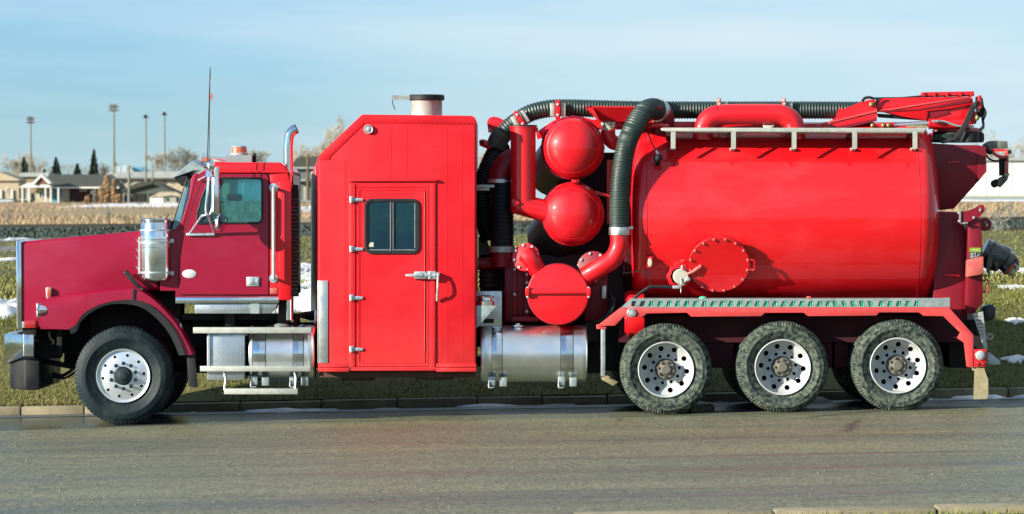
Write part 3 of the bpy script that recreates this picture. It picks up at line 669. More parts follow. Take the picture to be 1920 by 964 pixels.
part('corner_guard', MB().pbox(597.5,615,526,681,-.01,.0).box(PX(597.5)-.012,PX(597.5)-.001,-.01,.1,PZ(681),PZ(526)), brushed, bevel=.004)
rv = MB()
for k in range(24): rv.bolt(P(690+k*8.6,228+k*.13,-.006),r=.006,h=.004)
for k in range(10): rv.bolt(P(622+k*6.4,287-k*6.1,-.006),r=.006,h=.004)
for k in range(22):
    rv.bolt(P(661,352+k*15.3,-.02),r=.006,h=.004); rv.bolt(P(812,352+k*15.3,-.018),r=.006,h=.004)
for k in range(6): rv.bolt(P(835+k*10,693.5,-.022),r=.006,h=.004); rv.bolt(P(606+k*9,693.5,-.022),r=.006,h=.004)
for y in (275,316,357): rv.bolt(P(811,y,0),r=.007,h=.005)
tag(part('rivet', rv, maroon), kind='stuff')
for x, c, f in ((647,300,680),(733,236,335),(762,236,335),(838,236,680),(866,236,680)): part('panel_seam', MB().pbox(x,x+1.1,c,f,-.0022,.0), red_box)
part('underfloor', MB().pbox(600,890,697,708,.12,2.3).pbox(640,700,700,714,.5,1.9).pbox(780,850,700,712,.4,2.0), M('rusty_underside',(.05,.03,.02),.9,c2=(.12,.05,.03),vs_=9), bevel=.004)
part('crew_step_light', MB().ball(P(632,239,1.2),.02), lens_clear)
vc = P(800,216,1.2)
vt = part('vent_pipe', MB().lathe(vc,(0,0,1),[(.178,-.05),(.178,.17),(.185,.18),(.185,.215),(.165,.215),(.160,.10)],36), vent_m)
part('vent_collar', MB().lathe(vc,(0,0,1),[(.19,.168),(.205,.175),(.205,.222),(.196,.228),(.17,.222)],36), black, parent=vt)
fl = part('vent_lid', MB().lathe(vc,(0,0,1),[(0,.228),(.196,.228),(.196,.234),(0,.236)],30), black, parent=vt)
part('lid_counterweight', MB().pp([(735,178.5),(752,179),(771,181),(771,187),(752,187.5),(735,188.5)],1.14,1.165), galv, parent=vt)
part('lid_wire', MB().tube([P(735.5,188,1.15),P(737,197,1.15),P(741,206,1.15)],.006,6), black, parent=vt)
part('rear_bracket', MB().pbox(893,927,346.5,352,.25,.5).pbox(893,918,352,357.5,.27,.45), galv, bevel=.004)
# ---------------------------------------------------------------- filters, blower and pipework behind the crew box
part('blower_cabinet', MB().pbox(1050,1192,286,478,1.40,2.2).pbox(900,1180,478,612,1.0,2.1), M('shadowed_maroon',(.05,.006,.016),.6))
bh = part('blower_housing', MB().pbox(945,1000,488,604,.55,1.2), maroon, bevel=.03); part('gear_housing', MB().pbox(1095,1140,500,604,.6,1.2), maroon, bevel=.03)
part('blower_flange', MB().pbox(962,968,495,600,.5,.56).pbox(984,992,500,596,.48,.56).pbox(960,1010,594,603,.42,.6), maroon, parent=bh, bevel=.006)
for (x,y) in ((965,552),(988,530),(988,515),(988,584),(965,505)): part('housing_bolt', MB().bolt(P(x,y,.48),r=.02,h=.02), zinc, parent=bh)
part('intake_manifold', MB().cyl(P(896,495,.75),P(965,495,.75),.072,seg=16), maroon)
part('hydraulic_cooler', MB().pp([(897,446),(907,436),(924,478),(918,492),(897,492)],1.0,1.3), M('cooler_fins',(.10,.09,.085),.5,.4))
part('coupling_boot', MB().lathe(P(916,540,.75),(0,0,1),[(.10,0),(.115,.02),(.10,.05),(.118,.07),(.10,.10),(.118,.13),(.10,.16),(.115,.19),(.09,.2)],24), rubber)
dpb = part('tread_plate_cover', MB().pbox(893,941,546,612,.30,.34), dia, bevel=.004)
part('cover_slot', MB().pbox(897,926,598,606,.29,.3005), blk_pit, parent=dpb)
part('hydraulic_filter', MB().lathe(P(910,573,.18),(0,0,1),[(.10,0),(.10,.05),(.08,.06),(.075,.085),(.10,.09),(.105,.105),(.07,.115),(0,.118)],24), chrome)
part('fin_bracket', MB().pp([(893,573),(932,573),(893,616)],.04,.06).pbox(893,906,573,612,.06,.3), galv, bevel=.003)
# main fuel tank under the middle
mt = fuel_tank(901, 1101, 665, 53.5, .08, 'main_fuel_tank', ((923,941),(1052,1074)), polished)
part('fuel_cap', MB().lathe(P(971,614,.30),(0,0,1),[(.075,-.05),(.06,0),(.035,.01),(.035,.03),(.03,.045),(0,.048)],20).lathe(P(971,612,.30),(0,0,1),[(.07,.0),(.07,.012),(0,.012)],16), polished, parent=mt)
part('tank_carrier', MB().pbox(905,1125,640,700,.68,.78), under)
part('battery_tray', MB().pbox(1098,1122,605,640,.4,.8), under)
# filter pots: cylinder with a domed door facing the road
def pot(x, y, rpx, name, tilt):
    c = P(x, y, .42); rr = rpx/K
    o = part(name, MB().lathe(c,(tilt[0],-1,tilt[1]),[(rr*.97,-.55),(rr*.99,-.06),(rr*1.03,-.055),(rr*1.03,-.03),(rr,-.025),(rr,-.005),(rr*.985,.02),(rr*.93,.075),(rr*.83,.13),(rr*.68,.18),(rr*.5,.215),(rr*.3,.235),(rr*.12,.243),(0,.244)],64), red, smooth=40)
    return o
p1 = pot(1074,277,57,'filter_pot',(.0,.02)); p2 = pot(1073,401,58.5,'filter_pot',(.0,.02))
for p_, yy in ((p1,277),(p2,401)):
    for k in range(20):
        a = 2*math.pi*k/20; cc_ = P(1073.5,yy,.42)+Vector((math.cos(a)*.356,.045,math.sin(a)*.356)); part('rim_bolt', MB().cyl(cc_+Vector((0,-.022,0)),cc_+Vector((0,.03,0)),.012,seg=6), maroon, parent=p_)
    part('weld_bead', MB().lathe(P(1073.5,yy,.42),(0,-1,.02),[(.345*.83,.128),(.345*.835+.004,.131),(.345*.80,.142)],48), red, parent=p_)
part('pot_seam', MB().lathe(P(1074,277,.42),(0,-1,.02),[(57.8/K*1.03,-.024),(57.8/K*1.045,-.018),(57/K*1.03,-.008)],64), crimson, parent=p1)
part('pot_latch', MB().pbox(1072,1086,337,343,.34,.42).bolt(P(1079,340,.34),r=.02), red, bevel=.01)
part('pot_mesh_sleeve', MB().cyl(P(1068,286,.55),P(1038,322,1.35),.315,.30,seg=32), filt)
part('pot_mesh_sleeve', MB().cyl(P(1068,409,.55),P(1036,446,1.35),.315,.30,seg=32), filt)
part('pot_bracket', MB().pp([(1116,357),(1143,366),(1143,371),(1118,364)],.5,.6).pbox(1138,1160,300,420,.9,1.0), red)
# vertical pipe with mitred elbow
vp = part('riser_pipe', MB().lathe((PX(981,.3),.42,PZ(390,.3)),(0,0,1),[(.142,0),(.142,.87),(.146,.87),(.146,.905),(.155,.905),(.155,.925)],40), red)
part('riser_cap', MB().lathe((PX(981,.3),.42,PZ(390,.3)),(0,0,1),[(0,.938),(.135,.938),(.16,.934),(.162,.922),(.15,.918)],40), black, parent=vp)
part('riser_cap_hook', MB().pbox(1003,1009,239,247,.35,.45), red, parent=vp, bevel=.006)
rj = []
for p_, n_ in ((P(981,352,.3),None),):
    pass
A = [Vector((PX(981,.3),.42,PZ(z,.3))) for z in (372,)]
def ringAt(c, u, w, r, n=28): return [Vector(c)+Vector(u)*(r*math.cos(2*math.pi*k/n))+Vector(w)*(r*math.sin(2*math.pi*k/n)) for k in range(n)]
c0 = Vector((PX(981,.3),.42,PZ(372,.3))); c1 = c0 + Vector((0,0,-.075)); d = (Vector((PX(1050,.3),.42,PZ(402,.3)))-c1).normalized()
m = Vector((.55,0,-.62)).normalized()
u1 = Vector((.142,0,.105))
b = MB(); b.rings([ringAt(c0,(1,0,0),(0,1,0),.1425), [c1+Vector((math.cos(t)*.1425,math.sin(t)*.1425,math.cos(t)*.085)) for t in (2*math.pi*k/28 for k in range(28))],
    ringAt(c1+d*.62, (-d.z,0,d.x), (0,1,0), .1425)])
part('riser_elbow', b, red, smooth=30)
part('riser_gusset', MB().pp([(959,378),(963,372),(975,380),(964,388)],.25,.3), red, parent=vp)
# corrugated hoses at the front of the tank
def hose(name, pts, Y, rpx, mat, pitch=.030, amp=.010, seg=18, n=10):
    pp_ = [P(a, c, (Y[i] if isinstance(Y,(list,tuple)) else Y)) for i,(a,c) in enumerate(pts)]
    return part(name, MB().tube(catmull(pp_, n), rpx/K, seg, pitch, amp), mat, smooth=50)
hose('discharge_hose', [(1236,207),(1224,203),(1209,209),(1193,231),(1178,262),(1169,300),(1163,347),(1161.5,393),(1161.5,432)], [.7,.55,.4,.25,.18,.15,.14,.14,.14], 18.6, hose_m, seg=22)
cw = part('hose_clamp', MB().cyl(P(1162,426,.14),P(1162,441,.14),.122,seg=28), brushed, bevel=.004); part('clamp_screw', MB().bar(P(1178,427,.10),P(1186,427,.12),.03), zinc, parent=cw)
part('hose_clamp', MB().cyl(P(1232,208,.66),P(1240,209,.74),.125,seg=24), brushed, bevel=.004)
part('lower_pipe', MB().tube(catmull([P(1162,438,.14),P(1161,462,.14),P(1150,485,.14),P(1128,500,.16),P(1098,518,.24),P(1070,536,.36)],8),.107,24), red)
def flange(x,y,rpx,Y,mat,name='pipe_flange',ax=(-.25,-1,.15),n=8):
    f = part(name, MB().lathe(P(x,y,Y),ax,[(rpx/K,0),(rpx/K,.03),(rpx/K*.95,.034),(0,.034)],40), mat)
    axv = Vector(ax).normalized(); u = axv.cross(Vector((0,0,1))).normalized(); w = axv.cross(u)
    for k in range(n):
        a = 2*math.pi*(k+.3)/n; p = P(x,y,Y)+axv*.034+(u*math.cos(a)+w*math.sin(a))*(rpx/K*.86)
        part('flange_bolt', MB().bolt(p,axv,r=.018,h=.02), zinc, parent=f)
    return f
flange(1113,502,31,.42,maroon)
flange(987,483,26.5,.26,red)
part('upper_pipe', MB().tube(catmull([P(985,476,.22),P(996,487,.20),P(1010,510,.26),P(1020,528,.38)],8),.100,24), red)
# round drum with a bar across its lid
dc = P(1046.5,552,.14); rr = 57/K
dm = part('separator_drum', MB().lathe(dc,(0,-1,0),[(rr,-.7),(rr,-.05),(rr*1.0,.0),(rr*.985,.014),(rr*.96,.016),(0,.016)],64), red)
part('drum_rim', MB().lathe(dc,(0,-1,0),[(rr*1.0,-.06),(rr*1.03,-.055),(rr*1.03,-.025),(rr*1.0,-.02)],64), maroon, parent=dm)
part('drum_bar', MB().pbox(987,1106,543.5,551,.085,.122), red, parent=dm, bevel=.006)
part('drum_lug', MB().pbox(985,993,540,555,.07,.16).pbox(1100,1108,540,555,.07,.16), red, parent=dm, bevel=.008)
for x in (989,1104): part('lug_bolt', MB().cyl(P(x,538,.1),P(x,558,.1),.014,seg=8), steel_white, parent=dm)
# left elbow and the thick suction hoses
hose('suction_hose', [(941,270),(925,294),(910,330),(905,370),(909,415),(920,450)], [1.1,1.0,.95,.92,.92,.92], 17.5, hose_b)
hose('suction_hose', [(942,335),(941,380),(941,430),(941,466)], .62, 22.5, hose_b)
part('hose_clamp', MB().cyl(P(941,462,.62),P(941,473,.62),.146,seg=28), galv); part('hose_clamp', MB().cyl(P(938,336,.62),P(938,343,.62),.146,seg=28), zinc)
part('hose_spigot', MB().cyl(P(941,470,.62),P(941,500,.62),.125,seg=24), maroon)
eb = MB(); rs = []
for k in range(9):
    a = R(90*k/8); cx, cz = 973, 340; x, y = cx-36*math.cos(a), cz-42*math.sin(a)
    c = P(x,y,.62); rad = Vector((-math.cos(a),0,math.sin(a))); rs.append([c+(rad*math.cos(t)+Vector((0,1,0))*math.sin(t))*.135 for t in (2*math.pi*j/24 for j in range(24))])
eb.rings(rs); part('suction_elbow', eb, maroon, smooth=40)
# long hose stowed along the top
hose('boom_hose', [(934,262),(946,247),(966,229),(995,212),(1028,204),(1062,202.5),(1120,204),(1200,206),(1300,206.5),(1400,206.5),(1500,206.5),(1620,207)], [1.0]*12, 16.5, hose_m, .034, .009, 18)
part('hose_tape', MB().tube(catmull([P(929,277,1.0),P(936,260,1.0),P(944,249,1.0)],6),.116,18), M('olive_tape',(.09,.12,.06),.6,c2=(.02,.05,.06),vs_=12))
for (x,y,an_) in ((1046,206,0),(975,224,-32)):
    u = Vector((math.cos(R(an_)),0,-math.sin(R(an_)))); w = Vector((-u.z,0,u.x)); c = P(x,y,.86)
    s = MB()
    for e in (-1,1):
        s.rings([[c+u*(e*.062)+u*p1_*.026+w*q1_*.075+Vector((0,yy,0)) for p1_,q1_ in ((-1,-1),(1,-1),(1,1),(-1,1))] for yy in (-.015,.02)])
    sb = part('hose_saddle', s, steel_white, bevel=.006)
    t = MB().rings([[c+u*p1_*.028+w*q1_+Vector((0,yy,0)) for p1_,q1_ in ((-1,-.16),(1,-.16),(1,.09),(.6,.11),(-.6,.11),(-1,.09))] for yy in (-.04,-.016)])
    part('saddle_strap', t, red, parent=sb, bevel=.004)
    for e in (-.06,.06): part('saddle_bolt', MB().bolt(c+w*e+Vector((0,-.04,0)),r=.016,h=.012), zinc, parent=sb)
for x in (1348, 1470):
    sb = part('hose_saddle', MB().pbox(x+7,x+16,191,218,.86,.9), steel_white, bevel=.004)
    part('saddle_strap', MB().pbox(x-4,x+4,184,214,.83,.86), red_faded, parent=sb, bevel=.004); part('saddle_bolt', MB().bolt(P(x,188,.83),r=.018,h=.012).bolt(P(x+1,195,.83),r=.016,h=.012), cream, parent=sb)
sb = part('hose_saddle', MB().pbox(1228,1244,186,196,.8,1.0), steel_white, bevel=.004)
part('boom_rest_beam', MB().pp([(1005,248),(1038,226),(1072,218),(1074,208),(1078,216),(1110,224),(1180,226),(1320,230),(1560,232),(1560,243),(1320,243),(1100,243),(1040,246),(1008,262)],.95,1.05), red, bevel=.006)
part('rest_hook', MB().pp([(913,228),(917,221),(925,218.5),(934,220),(962,233),(968,239),(950,243),(936,243),(916,249.5)],.98,1.01), red, bevel=.005)
part('rest_hook', MB().pp([(898,264),(903,261),(910,262),(935,273),(942,284),(926,282),(913,279),(899,273)],.95,.98), red, bevel=.005)
for (x,y) in ((904,267.5),(955,236)): part('hook_pin', MB().cyl(P(x,y,.94),P(x,y,.99),.022,seg=10), black)
part('hook_hole', MB().cyl(P(919,243,.972),P(919,243,.985),.012,seg=8), cream)
# red trough, clamp and elbow by the top of the tank
tr = MB()
tr.rings([[Vector((PX(a,.55),.55,PZ(c,.55))) for a,c in ((1126,226.5),(1222,226.5),(1222,228),(1126,228))], [Vector((PX(a,.55),.42,PZ(c,.55))) for a,c in ((1098,200),(1238,200),(1240,202),(1098,202))]])
tr.pp([(1098,200.5),(1110,199),(1124,226),(1126,228)],.42,.9)
part('overflow_trough', tr, red)
part('trough_side', MB().pp([(1097,202),(1112,199.5),(1182,200),(1240,200),(1222,227.5),(1127,227)],.56,.60), maroon)
part('vent_clamp', MB().lathe(P(1140,246,.6),(0,0,1),[(.07,0),(.075,.02),(.06,.03),(.06,.06),(.075,.075),(.075,.10),(.05,.11)],20), cream)
part('vent_clamp_bolt', MB().bar(P(1127,238,.54),P(1130,230,.54),.03).bar(P(1151,238,.54),P(1150,230,.54),.03), cream)
part('vent_elbow', MB().tube(catmull([P(1140,244,.6),P(1141,256,.6),P(1148,266,.6),P(1160,270,.62),P(1190,276,.7)],6),.083,20), red)
part('tank_inlet_elbow', MB().tube(catmull([P(1232,207,.66),P(1242,212,.74),P(1246,228,.78),P(1240,250,.8),P(1236,262,.8)],8),.115,24), maroon)
part('inlet_collar', MB().lathe(P(1222,240,.62),(0,0,1),[(.20,0),(.21,.02),(.20,.04),(.12,.06)],24), red)

# ---------------------------------------------------------------- tank
TR = 1.10; TCz = PZ(408,.15); TC = Vector((0,1.25,TCz)); xl, xr = PX(1186,.15), PX(1757,1.25)
def tank_prof():
    p = [(0,-.02),(TR*.5,-.012),(TR*.80,.0),(TR*.88,.008)]
    for k in range(7): a = R(90*k/6); p.append((TR-.11+.11*math.sin(a), .012+.13*(1-math.cos(a))))
    W = xr-xl; hd = [(0,0),(TR*.3,.010),(TR*.5,.028),(TR*.68,.054),(TR*.80,.082),(TR*.88,.110),(TR*.93,.140),(TR*.965,.175),(TR*.99,.222),(TR,.28)]
    return p + [(r_, W-h_) for r_, h_ in hd[::-1]]
tk = part('tank', MB().lathe((xl,1.25,TCz),(1,0,0),tank_prof(),120), tank_red, smooth=40)
for x in (1213,1726): part('tank_weld', MB().lathe((PX(x,.15),1.25,TCz),(1,0,0),[(TR-.004,-.006),(TR+.004,0),(TR-.004,.006)],120), crimson, parent=tk)
part('head_rim', MB().lathe((xr-.03,1.25,TCz),(1,0,0),[(TR*.5,-.03),(TR*.6,-.02),(TR*.62,-.09)],80), maroon, parent=tk)
part('tank_saddle', MB().pbox(1180,1760,560,606,.5,2.0), under_red)
def on_tank(px, py, off=0.0):
    """point on the tank's flank that the camera sees at this photo position"""
    Y = .15
    for _ in range(12):
        z = PZ(py, Y) - TCz; Y = 1.25 - math.sqrt(max(TR*TR - z*z, .0001))
    p = P(px, py, Y); n = Vector((0, p.y-1.25, p.z-TCz)).normalized(); return p + n*off, n
# catwalk rail along the top
WY = .22
part('catwalk', MB().pp([(1239,241),(1243,239.5),(1735,240),(1737,242),(1732,249),(1250,246.5),(1240,245)],WY,WY+.045).pp([(1250,247),(1732,249.3),(1732,251),(1250,249)],WY+.046,WY+.42), steel_white, bevel=.004)
part('catwalk_deck', MB().pbox(1252,1725,244,246,WY+.05,WY+.42), galv)
for x in (1260.5,1373,1486,1599,1711.5):
    lo, n = on_tank(x, 281, .015); hi = Vector((PX(x,WY),WY+.0,PZ(247,WY)))
    s = part('catwalk_bracket', MB().bar(Vector((lo.x,min(lo.y,WY+.02)-.02,lo.z)), Vector((lo.x,WY-.004,hi.z)), .052,.012), steel_white)
    part('bracket_foot', MB().box(lo.x-.03,lo.x+.03,lo.y-.035,lo.y+.01,lo.z-.018,lo.z+.012), steel_white, parent=s, bevel=.003)
    part('foot_bolt', MB().bolt(lo+Vector((-.016,-.035,-.006)),r=.009).bolt(lo+Vector((.016,-.035,-.006)),r=.009), red_faded, parent=s)
    part('bracket_arm', MB().bar(Vector((lo.x-.05,WY+.06,hi.z-.03)),Vector((lo.x-.05,WY+.40,hi.z-.08)),.04), under_red, parent=s)
part('crossover_pipe', MB().tube(catmull([P(1318,262,.62),P(1320,240,.62),P(1332,222,.62),P(1354,215.5,.62),P(1395,214.5,.62),P(1445,214.5,.62),P(1466,216,.62),P(1484,226,.62),P(1490,244,.62),P(1491,262,.62)],8),.118,28), red)
part('pipe_weld', MB().lathe(P(1345,216,.62),(1,.0,.1),[(.116,-.004),(.121,0),(.116,.004)],28), crimson)
part('lifting_ring', MB().tube([P(1441+9*math.cos(t),236-8*math.sin(t),.6) for t in (R(k*30) for k in range(13))],.010,6), cream); part('ring_base', MB().pbox(1434,1449,235,242,.56,.64), cream, bevel=.008)
part('tank_shoulder_box', MB().pbox(1245,1330,228,240,.9,1.3), red)
# hanging lamp
p, n = on_tank(1233,306,.10)
hl = part('work_light', MB().ball(p,.052).cyl(p,p+n*-.08+Vector((0,0,-.02)),.03,seg=12), rubber)
part('light_cap', MB().cyl(p+Vector((0,0,.04)),p+Vector((-.02,0,.09)),.02,.014,10), zinc, parent=hl)
part('light_wire', MB().tube(catmull([p+Vector((-.02,0,.09)),P(1222,268,.22),P(1216,252,.24),P(1205,235,.45)],6),.009,6), black, parent=hl)
# manhole
mp0, mn = on_tank(1347.5,490,.0); mc = mp0 + mn*.075; mr_ = 58/K            # the cover lies parallel to the tank's flank
mu = Vector((1,0,0)); mw = mn.cross(mu).normalized()
mw = mw if mw.z > 0 else -mw
mh = part('manhole_cover', MB().lathe(mc,mn,[(mr_*.9,-.35),(mr_*.9,-.015),(mr_,-.015),(mr_,.010),(mr_*.985,.014),(0,.014)],64), tank_red)
for k in range(16):
    a = 2*math.pi*(k+.5)/16; part('cover_bolt', MB().bolt(mc+mn*.014+(mu*math.cos(a)+mw*math.sin(a))*mr_*.945,mn,r=.016,h=.020), red_faded, parent=mh)
for s_ in (-1,1):
    hpnt = lambda e, f_, g_: mc + mu*(s_*(mr_+e)) + mw*f_ + mn*g_
    part('cover_handle', MB().tube([hpnt(-.02,.062,0),hpnt(.045,.06,.02),hpnt(.055,.05,.02),hpnt(.055,-.05,.02),hpnt(.045,-.06,.02),hpnt(-.02,-.062,0)],.010,8), red, parent=mh)
# drain valve
vp0, vn = on_tank(1272,518,0); c = Vector((vp0.x, vp0.y-.13, vp0.z))
vv = part('drain_valve', MB().lathe(c,(0,-1,0),[(.09,-.25),(.09,-.08),(.14,-.08),(.14,-.05),(.10,-.05),(.10,-.02)],8), red, bevel=.004)
part('valve_cap', MB().lathe(c+Vector((.02,0,0)),(.05,-1,0),[(.085,-.04),(.088,.02),(.08,.03),(0,.034)],32), cream, parent=vv)
part('valve_lever', MB().tube([c+Vector((.08,-.01,.02)),c+Vector((.15,-.04,.05)),c+Vector((.25,-.05,.12))],lambda t:.014+.008*t,8), red_faded, parent=vv)
part('valve_nut', MB().bolt(c+Vector((.10,-.01,-.03)),r=.03,h=.04).bolt(c+Vector((.05,-.02,.09)),(0,-.3,1),r=.03,h=.04), zinc, parent=vv)
part('valve_chain', MB().tube([c+Vector((.02,-.04,-.02)),c+Vector((.022,-.05,-.10)),c+Vector((.02,-.05,-.19))],.006,6).bar(c+Vector((-.01,-.05,-.09)),c+Vector((.06,-.05,-.09)),.012), steel_white, parent=vv)
p, n = on_tank(1217,490,.03); jb = part('side_marker', MB().box(p.x-.03,p.x+.04,p.y-.04,p.y+.1,p.z-.06,p.z+.07), red, bevel=.01); part('marker_lens', MB().lathe(p+Vector((.008,-.04,0)),(0,-1,0),[(.05,0),(.046,.014),(0,.02)],20), cream, parent=jb)
for v in jb.children[0].data.vertices: v.co.x = (v.co.x-(p.x+.008-wpos(T).x))*.5 + (p.x+.008-wpos(T).x)
part('marker_wire', MB().tube(catmull([p+Vector((0,-.02,-.07)),p+Vector((.01,-.03,-.2)),P(1219,535,.05)],5),.006,5).tube(catmull([P(1168,513,.1),P(1195,509,.06),P(1214,512,.03)],5),.006,5), black)
part('drain_pipe', MB().tube(catmull([P(1188,561,.08),P(1200,550,.07),P(1215,540,.06),P(1222,537.5,.06),P(1240,537.5,.06),P(1268,539,.06)],6),.018,10), rubber)
part('pipe_coupler', MB().pbox(1261,1278,535.5,541.5,.04,.09), zinc, bevel=.01)
cg = MB()
for k in range(40): cg.pbox(1218+k*2.6,1219.2+k*2.6,542,548,.05,.06)
tag(part('coil_spring_guard', cg, maroon), kind='stuff') if False else cg.bm.free()

# ---------------------------------------------------------------- rear wing with its step grating
lower = [(1825,690),(1813,688),(1808,643),(1795,634),(1801,624),(1769,593),(1732,592.5),(1723,586),(1649,586),(1643,592),(1515,593),(1507,586.5),(1434,587),(1428,593),(1296,594),(1288,586.5),(1213,588),(1205,594.5),(1169,594.5),(1153,611),(1120,611)]
upper = [(1163,577.5),(1779,576),(1825.5,628)]
fb = part('rear_wing', MB().pp(lower+upper, 0, .055), fender_red, bevel=.006)
part('wing_top', MB().pbox(1163,1778,578.5,581,.056,.75), fender_red)
sl = []
for k in range(33):
    x = 1181.5+k*16.6; s_ = 4.0 if k < 23 else (-3 if k < 28 else 3.0)
    sl.append(q([(x,574.6),(x+8.2,574.6),(x+8.2+s_,564.4),(x+s_,564.4)],.02))
sg = part('step_grating', MB().plate(q([(1164,576.8),(1181,561.5),(1760,559),(1781,558),(1781,575.6)],.02), sl, .02,.026), galv)
gb = MB()
for k in range(150):
    x = 1213+k*3.55; gb.pp([(x,575),(x+1.9,575),(x+3.1,563),(x+1.4,563)],.03,.04)
part('grip_bar', gb, green_grip, parent=sg); part('grip_plate', MB().pbox(1184,1775,562,575.5,.045,.055), M('dull_teal_backing',(.16,.30,.26),.7,c2=(.08,.2,.15),vs_=10), parent=sg)
part('step_deck', MB().pbox(1182,1780,559.8,561.4,.058,.36), galv, parent=sg)
part('grating_bolt', MB().ball(P(1318,559,.1),.035,sq=(1.4,1,.6)), green_grip, parent=sg); part('grating_clip', MB().pbox(1513,1521,556,560,.05,.12), red_faded, parent=sg, bevel=.006)
def lamp(x,y,rpx,Y,lens):
    l_ = part('side_lamp', MB().lathe(P(x,y,Y),(0,-1,0),[(rpx/K,-.01),(rpx/K,.012),(rpx/K*.8,.022),(rpx/K*.72,.016)],28), zinc); part('lamp_lens', MB().lathe(P(x,y,Y),(0,-1,0),[(rpx/K*.74,.010),(rpx/K*.5,.022),(0,.026)],24), lens, parent=l_); return l_
lamp(1184,586.5,8.5,-.002,lens_clear)
part('wing_stay', MB().pbox(1127,1135,611,706,.03,.2), galv, bevel=.006); part('wing_stay_top', MB().pbox(1119,1137,609,617,.02,.22), fender_red, bevel=.004)
part('stay_foot', MB().pp([(1124,700),(1140,704),(1160,716),(1150,724),(1128,712)],.25,.6), mud_tan, bevel=.01)
part('splash_panel', MB().pbox(1136,1200,606,690,.66,.70), under)
hs_ = MB()
for k in range(3): hs_.tube(catmull([P(1150-k*3,560-k*6,.35+.1*k),P(1150-k*3,575,.3+.1*k),P(1140-k*3,592,.3+.1*k),P(1122,602+2*k,.35+.1*k),P(1098,608+2*k,.5)],6),.022,8)
part('hydraulic_hose', hs_, rubber); part('pressure_gauge', MB().pbox(1128,1137,535,560,.5,.6), zinc, bevel=.01)
part('tank_front_bulkhead', MB().lathe((PX(1172,.4),1.25,TCz-.25),(1,0,0),[(0,0),(.7,0),(.75,.02),(.75,.10)],40), under_red)
part('outrigger_curve', MB().lathe(P(1190,590,.55),(1,0,0),[(.24,-.12),(.28,-.06),(.28,.1)],24), red)

# ---------------------------------------------------------------- rear door and tail
part('rear_hopper', MB().pp([(1728,262),(1738,268),(1800,272),(1832,272),(1848,275),(1849,322),(1829,346),(1789,391),(1750,396),(1748,330)],.75,1.9), maroon, bevel=.012)
part('hopper_corner', MB().pp([(1832.5,272),(1848.5,275),(1849.5,322),(1833,342)],.735,.748), maroon)
rd = part('rear_door', MB().pp([(1752,396),(1803,398),(1806,420),(1814,440),(1814,690),(1796,690),(1796,640),(1770,600),(1750,560)],.55,2.0), maroon, bevel=.01)
part('door_rib', MB().pp([(1771,514.5),(1796,514),(1800,516),(1798,519),(1771,516.5)],.5,.555), red, parent=rd); part('door_rib', MB().pp([(1776,305),(1797,302),(1800,304),(1777,307)],.70,.75), red, parent=rd)
part('tail_post', MB().pp([(1816,413),(1838,409),(1841,440),(1843,488),(1843,566),(1827,588),(1812,588),(1814,500)],.32,.62), maroon, bevel=.008)
arm = part('door_hinge_arm', MB().plate(q([(1798,396),(1812,396),(1827,391),(1836,385),(1843,384),(1846.5,388),(1847,394),(1842,401),(1836,408),(1815,417),(1802,419),(1798,414)],.28),[q([(1838+2.4*math.cos(t),391+2.8*math.sin(t)) for t in (k*1.047 for k in range(6))],.28)],.28,.32), maroon)
for (x,y) in ((1798,399.5),(1826,408),(1798.5,414.5),(1838,394.5)): part('arm_bolt', MB().bolt(P(x,y,.28),r=.016,h=.016), galv, parent=arm)
part('arm_rod', MB().bar(P(1800,393,.27),P(1800,418,.27),.016).pp([(1801,420),(1806,417),(1815,417),(1815,418.5),(1806,420)],.24,.28), galv, parent=arm)
part('hinge_eye', MB().lathe(P(1846,421,.45),(0,-1,0),[(.035,0),(.075,0),(.075,.05),(.035,.05),(.035,0)],20).bar(P(1838,412,.42),P(1847,430,.42),.05), maroon)
part('label_box', MB().pp([(1814.5,488),(1836,483),(1844,481),(1844.5,512),(1838,515),(1813,519.5)],.16,.33), red_faded, bevel=.006)
ls = part('service_sticker', MB().pp([(1818,473),(1839,473),(1839,484),(1818,486)],.312,.319), M('navy_sticker',(.02,.05,.07),.4)); part('sticker_header', MB().pp([(1818,466),(1819.5,464.5),(1838,464.5),(1839.5,466),(1839.5,472.8),(1818,472.8)],.310,.319), lime, parent=ls)
tx = MB()
for k in range(4): tx.pbox(1819.5,1826.5-(k%2)*2,475+k*2.5,476+k*2.5,.3095,.3118)
tx.pbox(1828.3,1829,473.5,484,.3095,.3118)
for k in range(3): tx.pp([(1831+k*2,481-k*2),(1832.5+k*2,479.5-k*2),(1833+k*2,480.3-k*2),(1831.5+k*2,482-k*2)],.3095,.3118)
tx.pbox(1823,1835,467.8,468.8,.3075,.3098)
part('sticker_lettering', tx, white_dec, parent=ls)
part('tail_handle', MB().tube([P(1842,525.5,.4),P(1851,525,.35),P(1853,527,.35),P(1852.5,545,.35),P(1850,547.5,.35),P(1838,547,.4)],.009,8), red)
part('tail_light_side', MB().pp([(1843,576),(1858,570),(1868,577),(1866,596),(1858,602),(1843,602)],1.0,1.3), M('dark_navy_plastic',(.010,.016,.028),.4), bevel=.02)
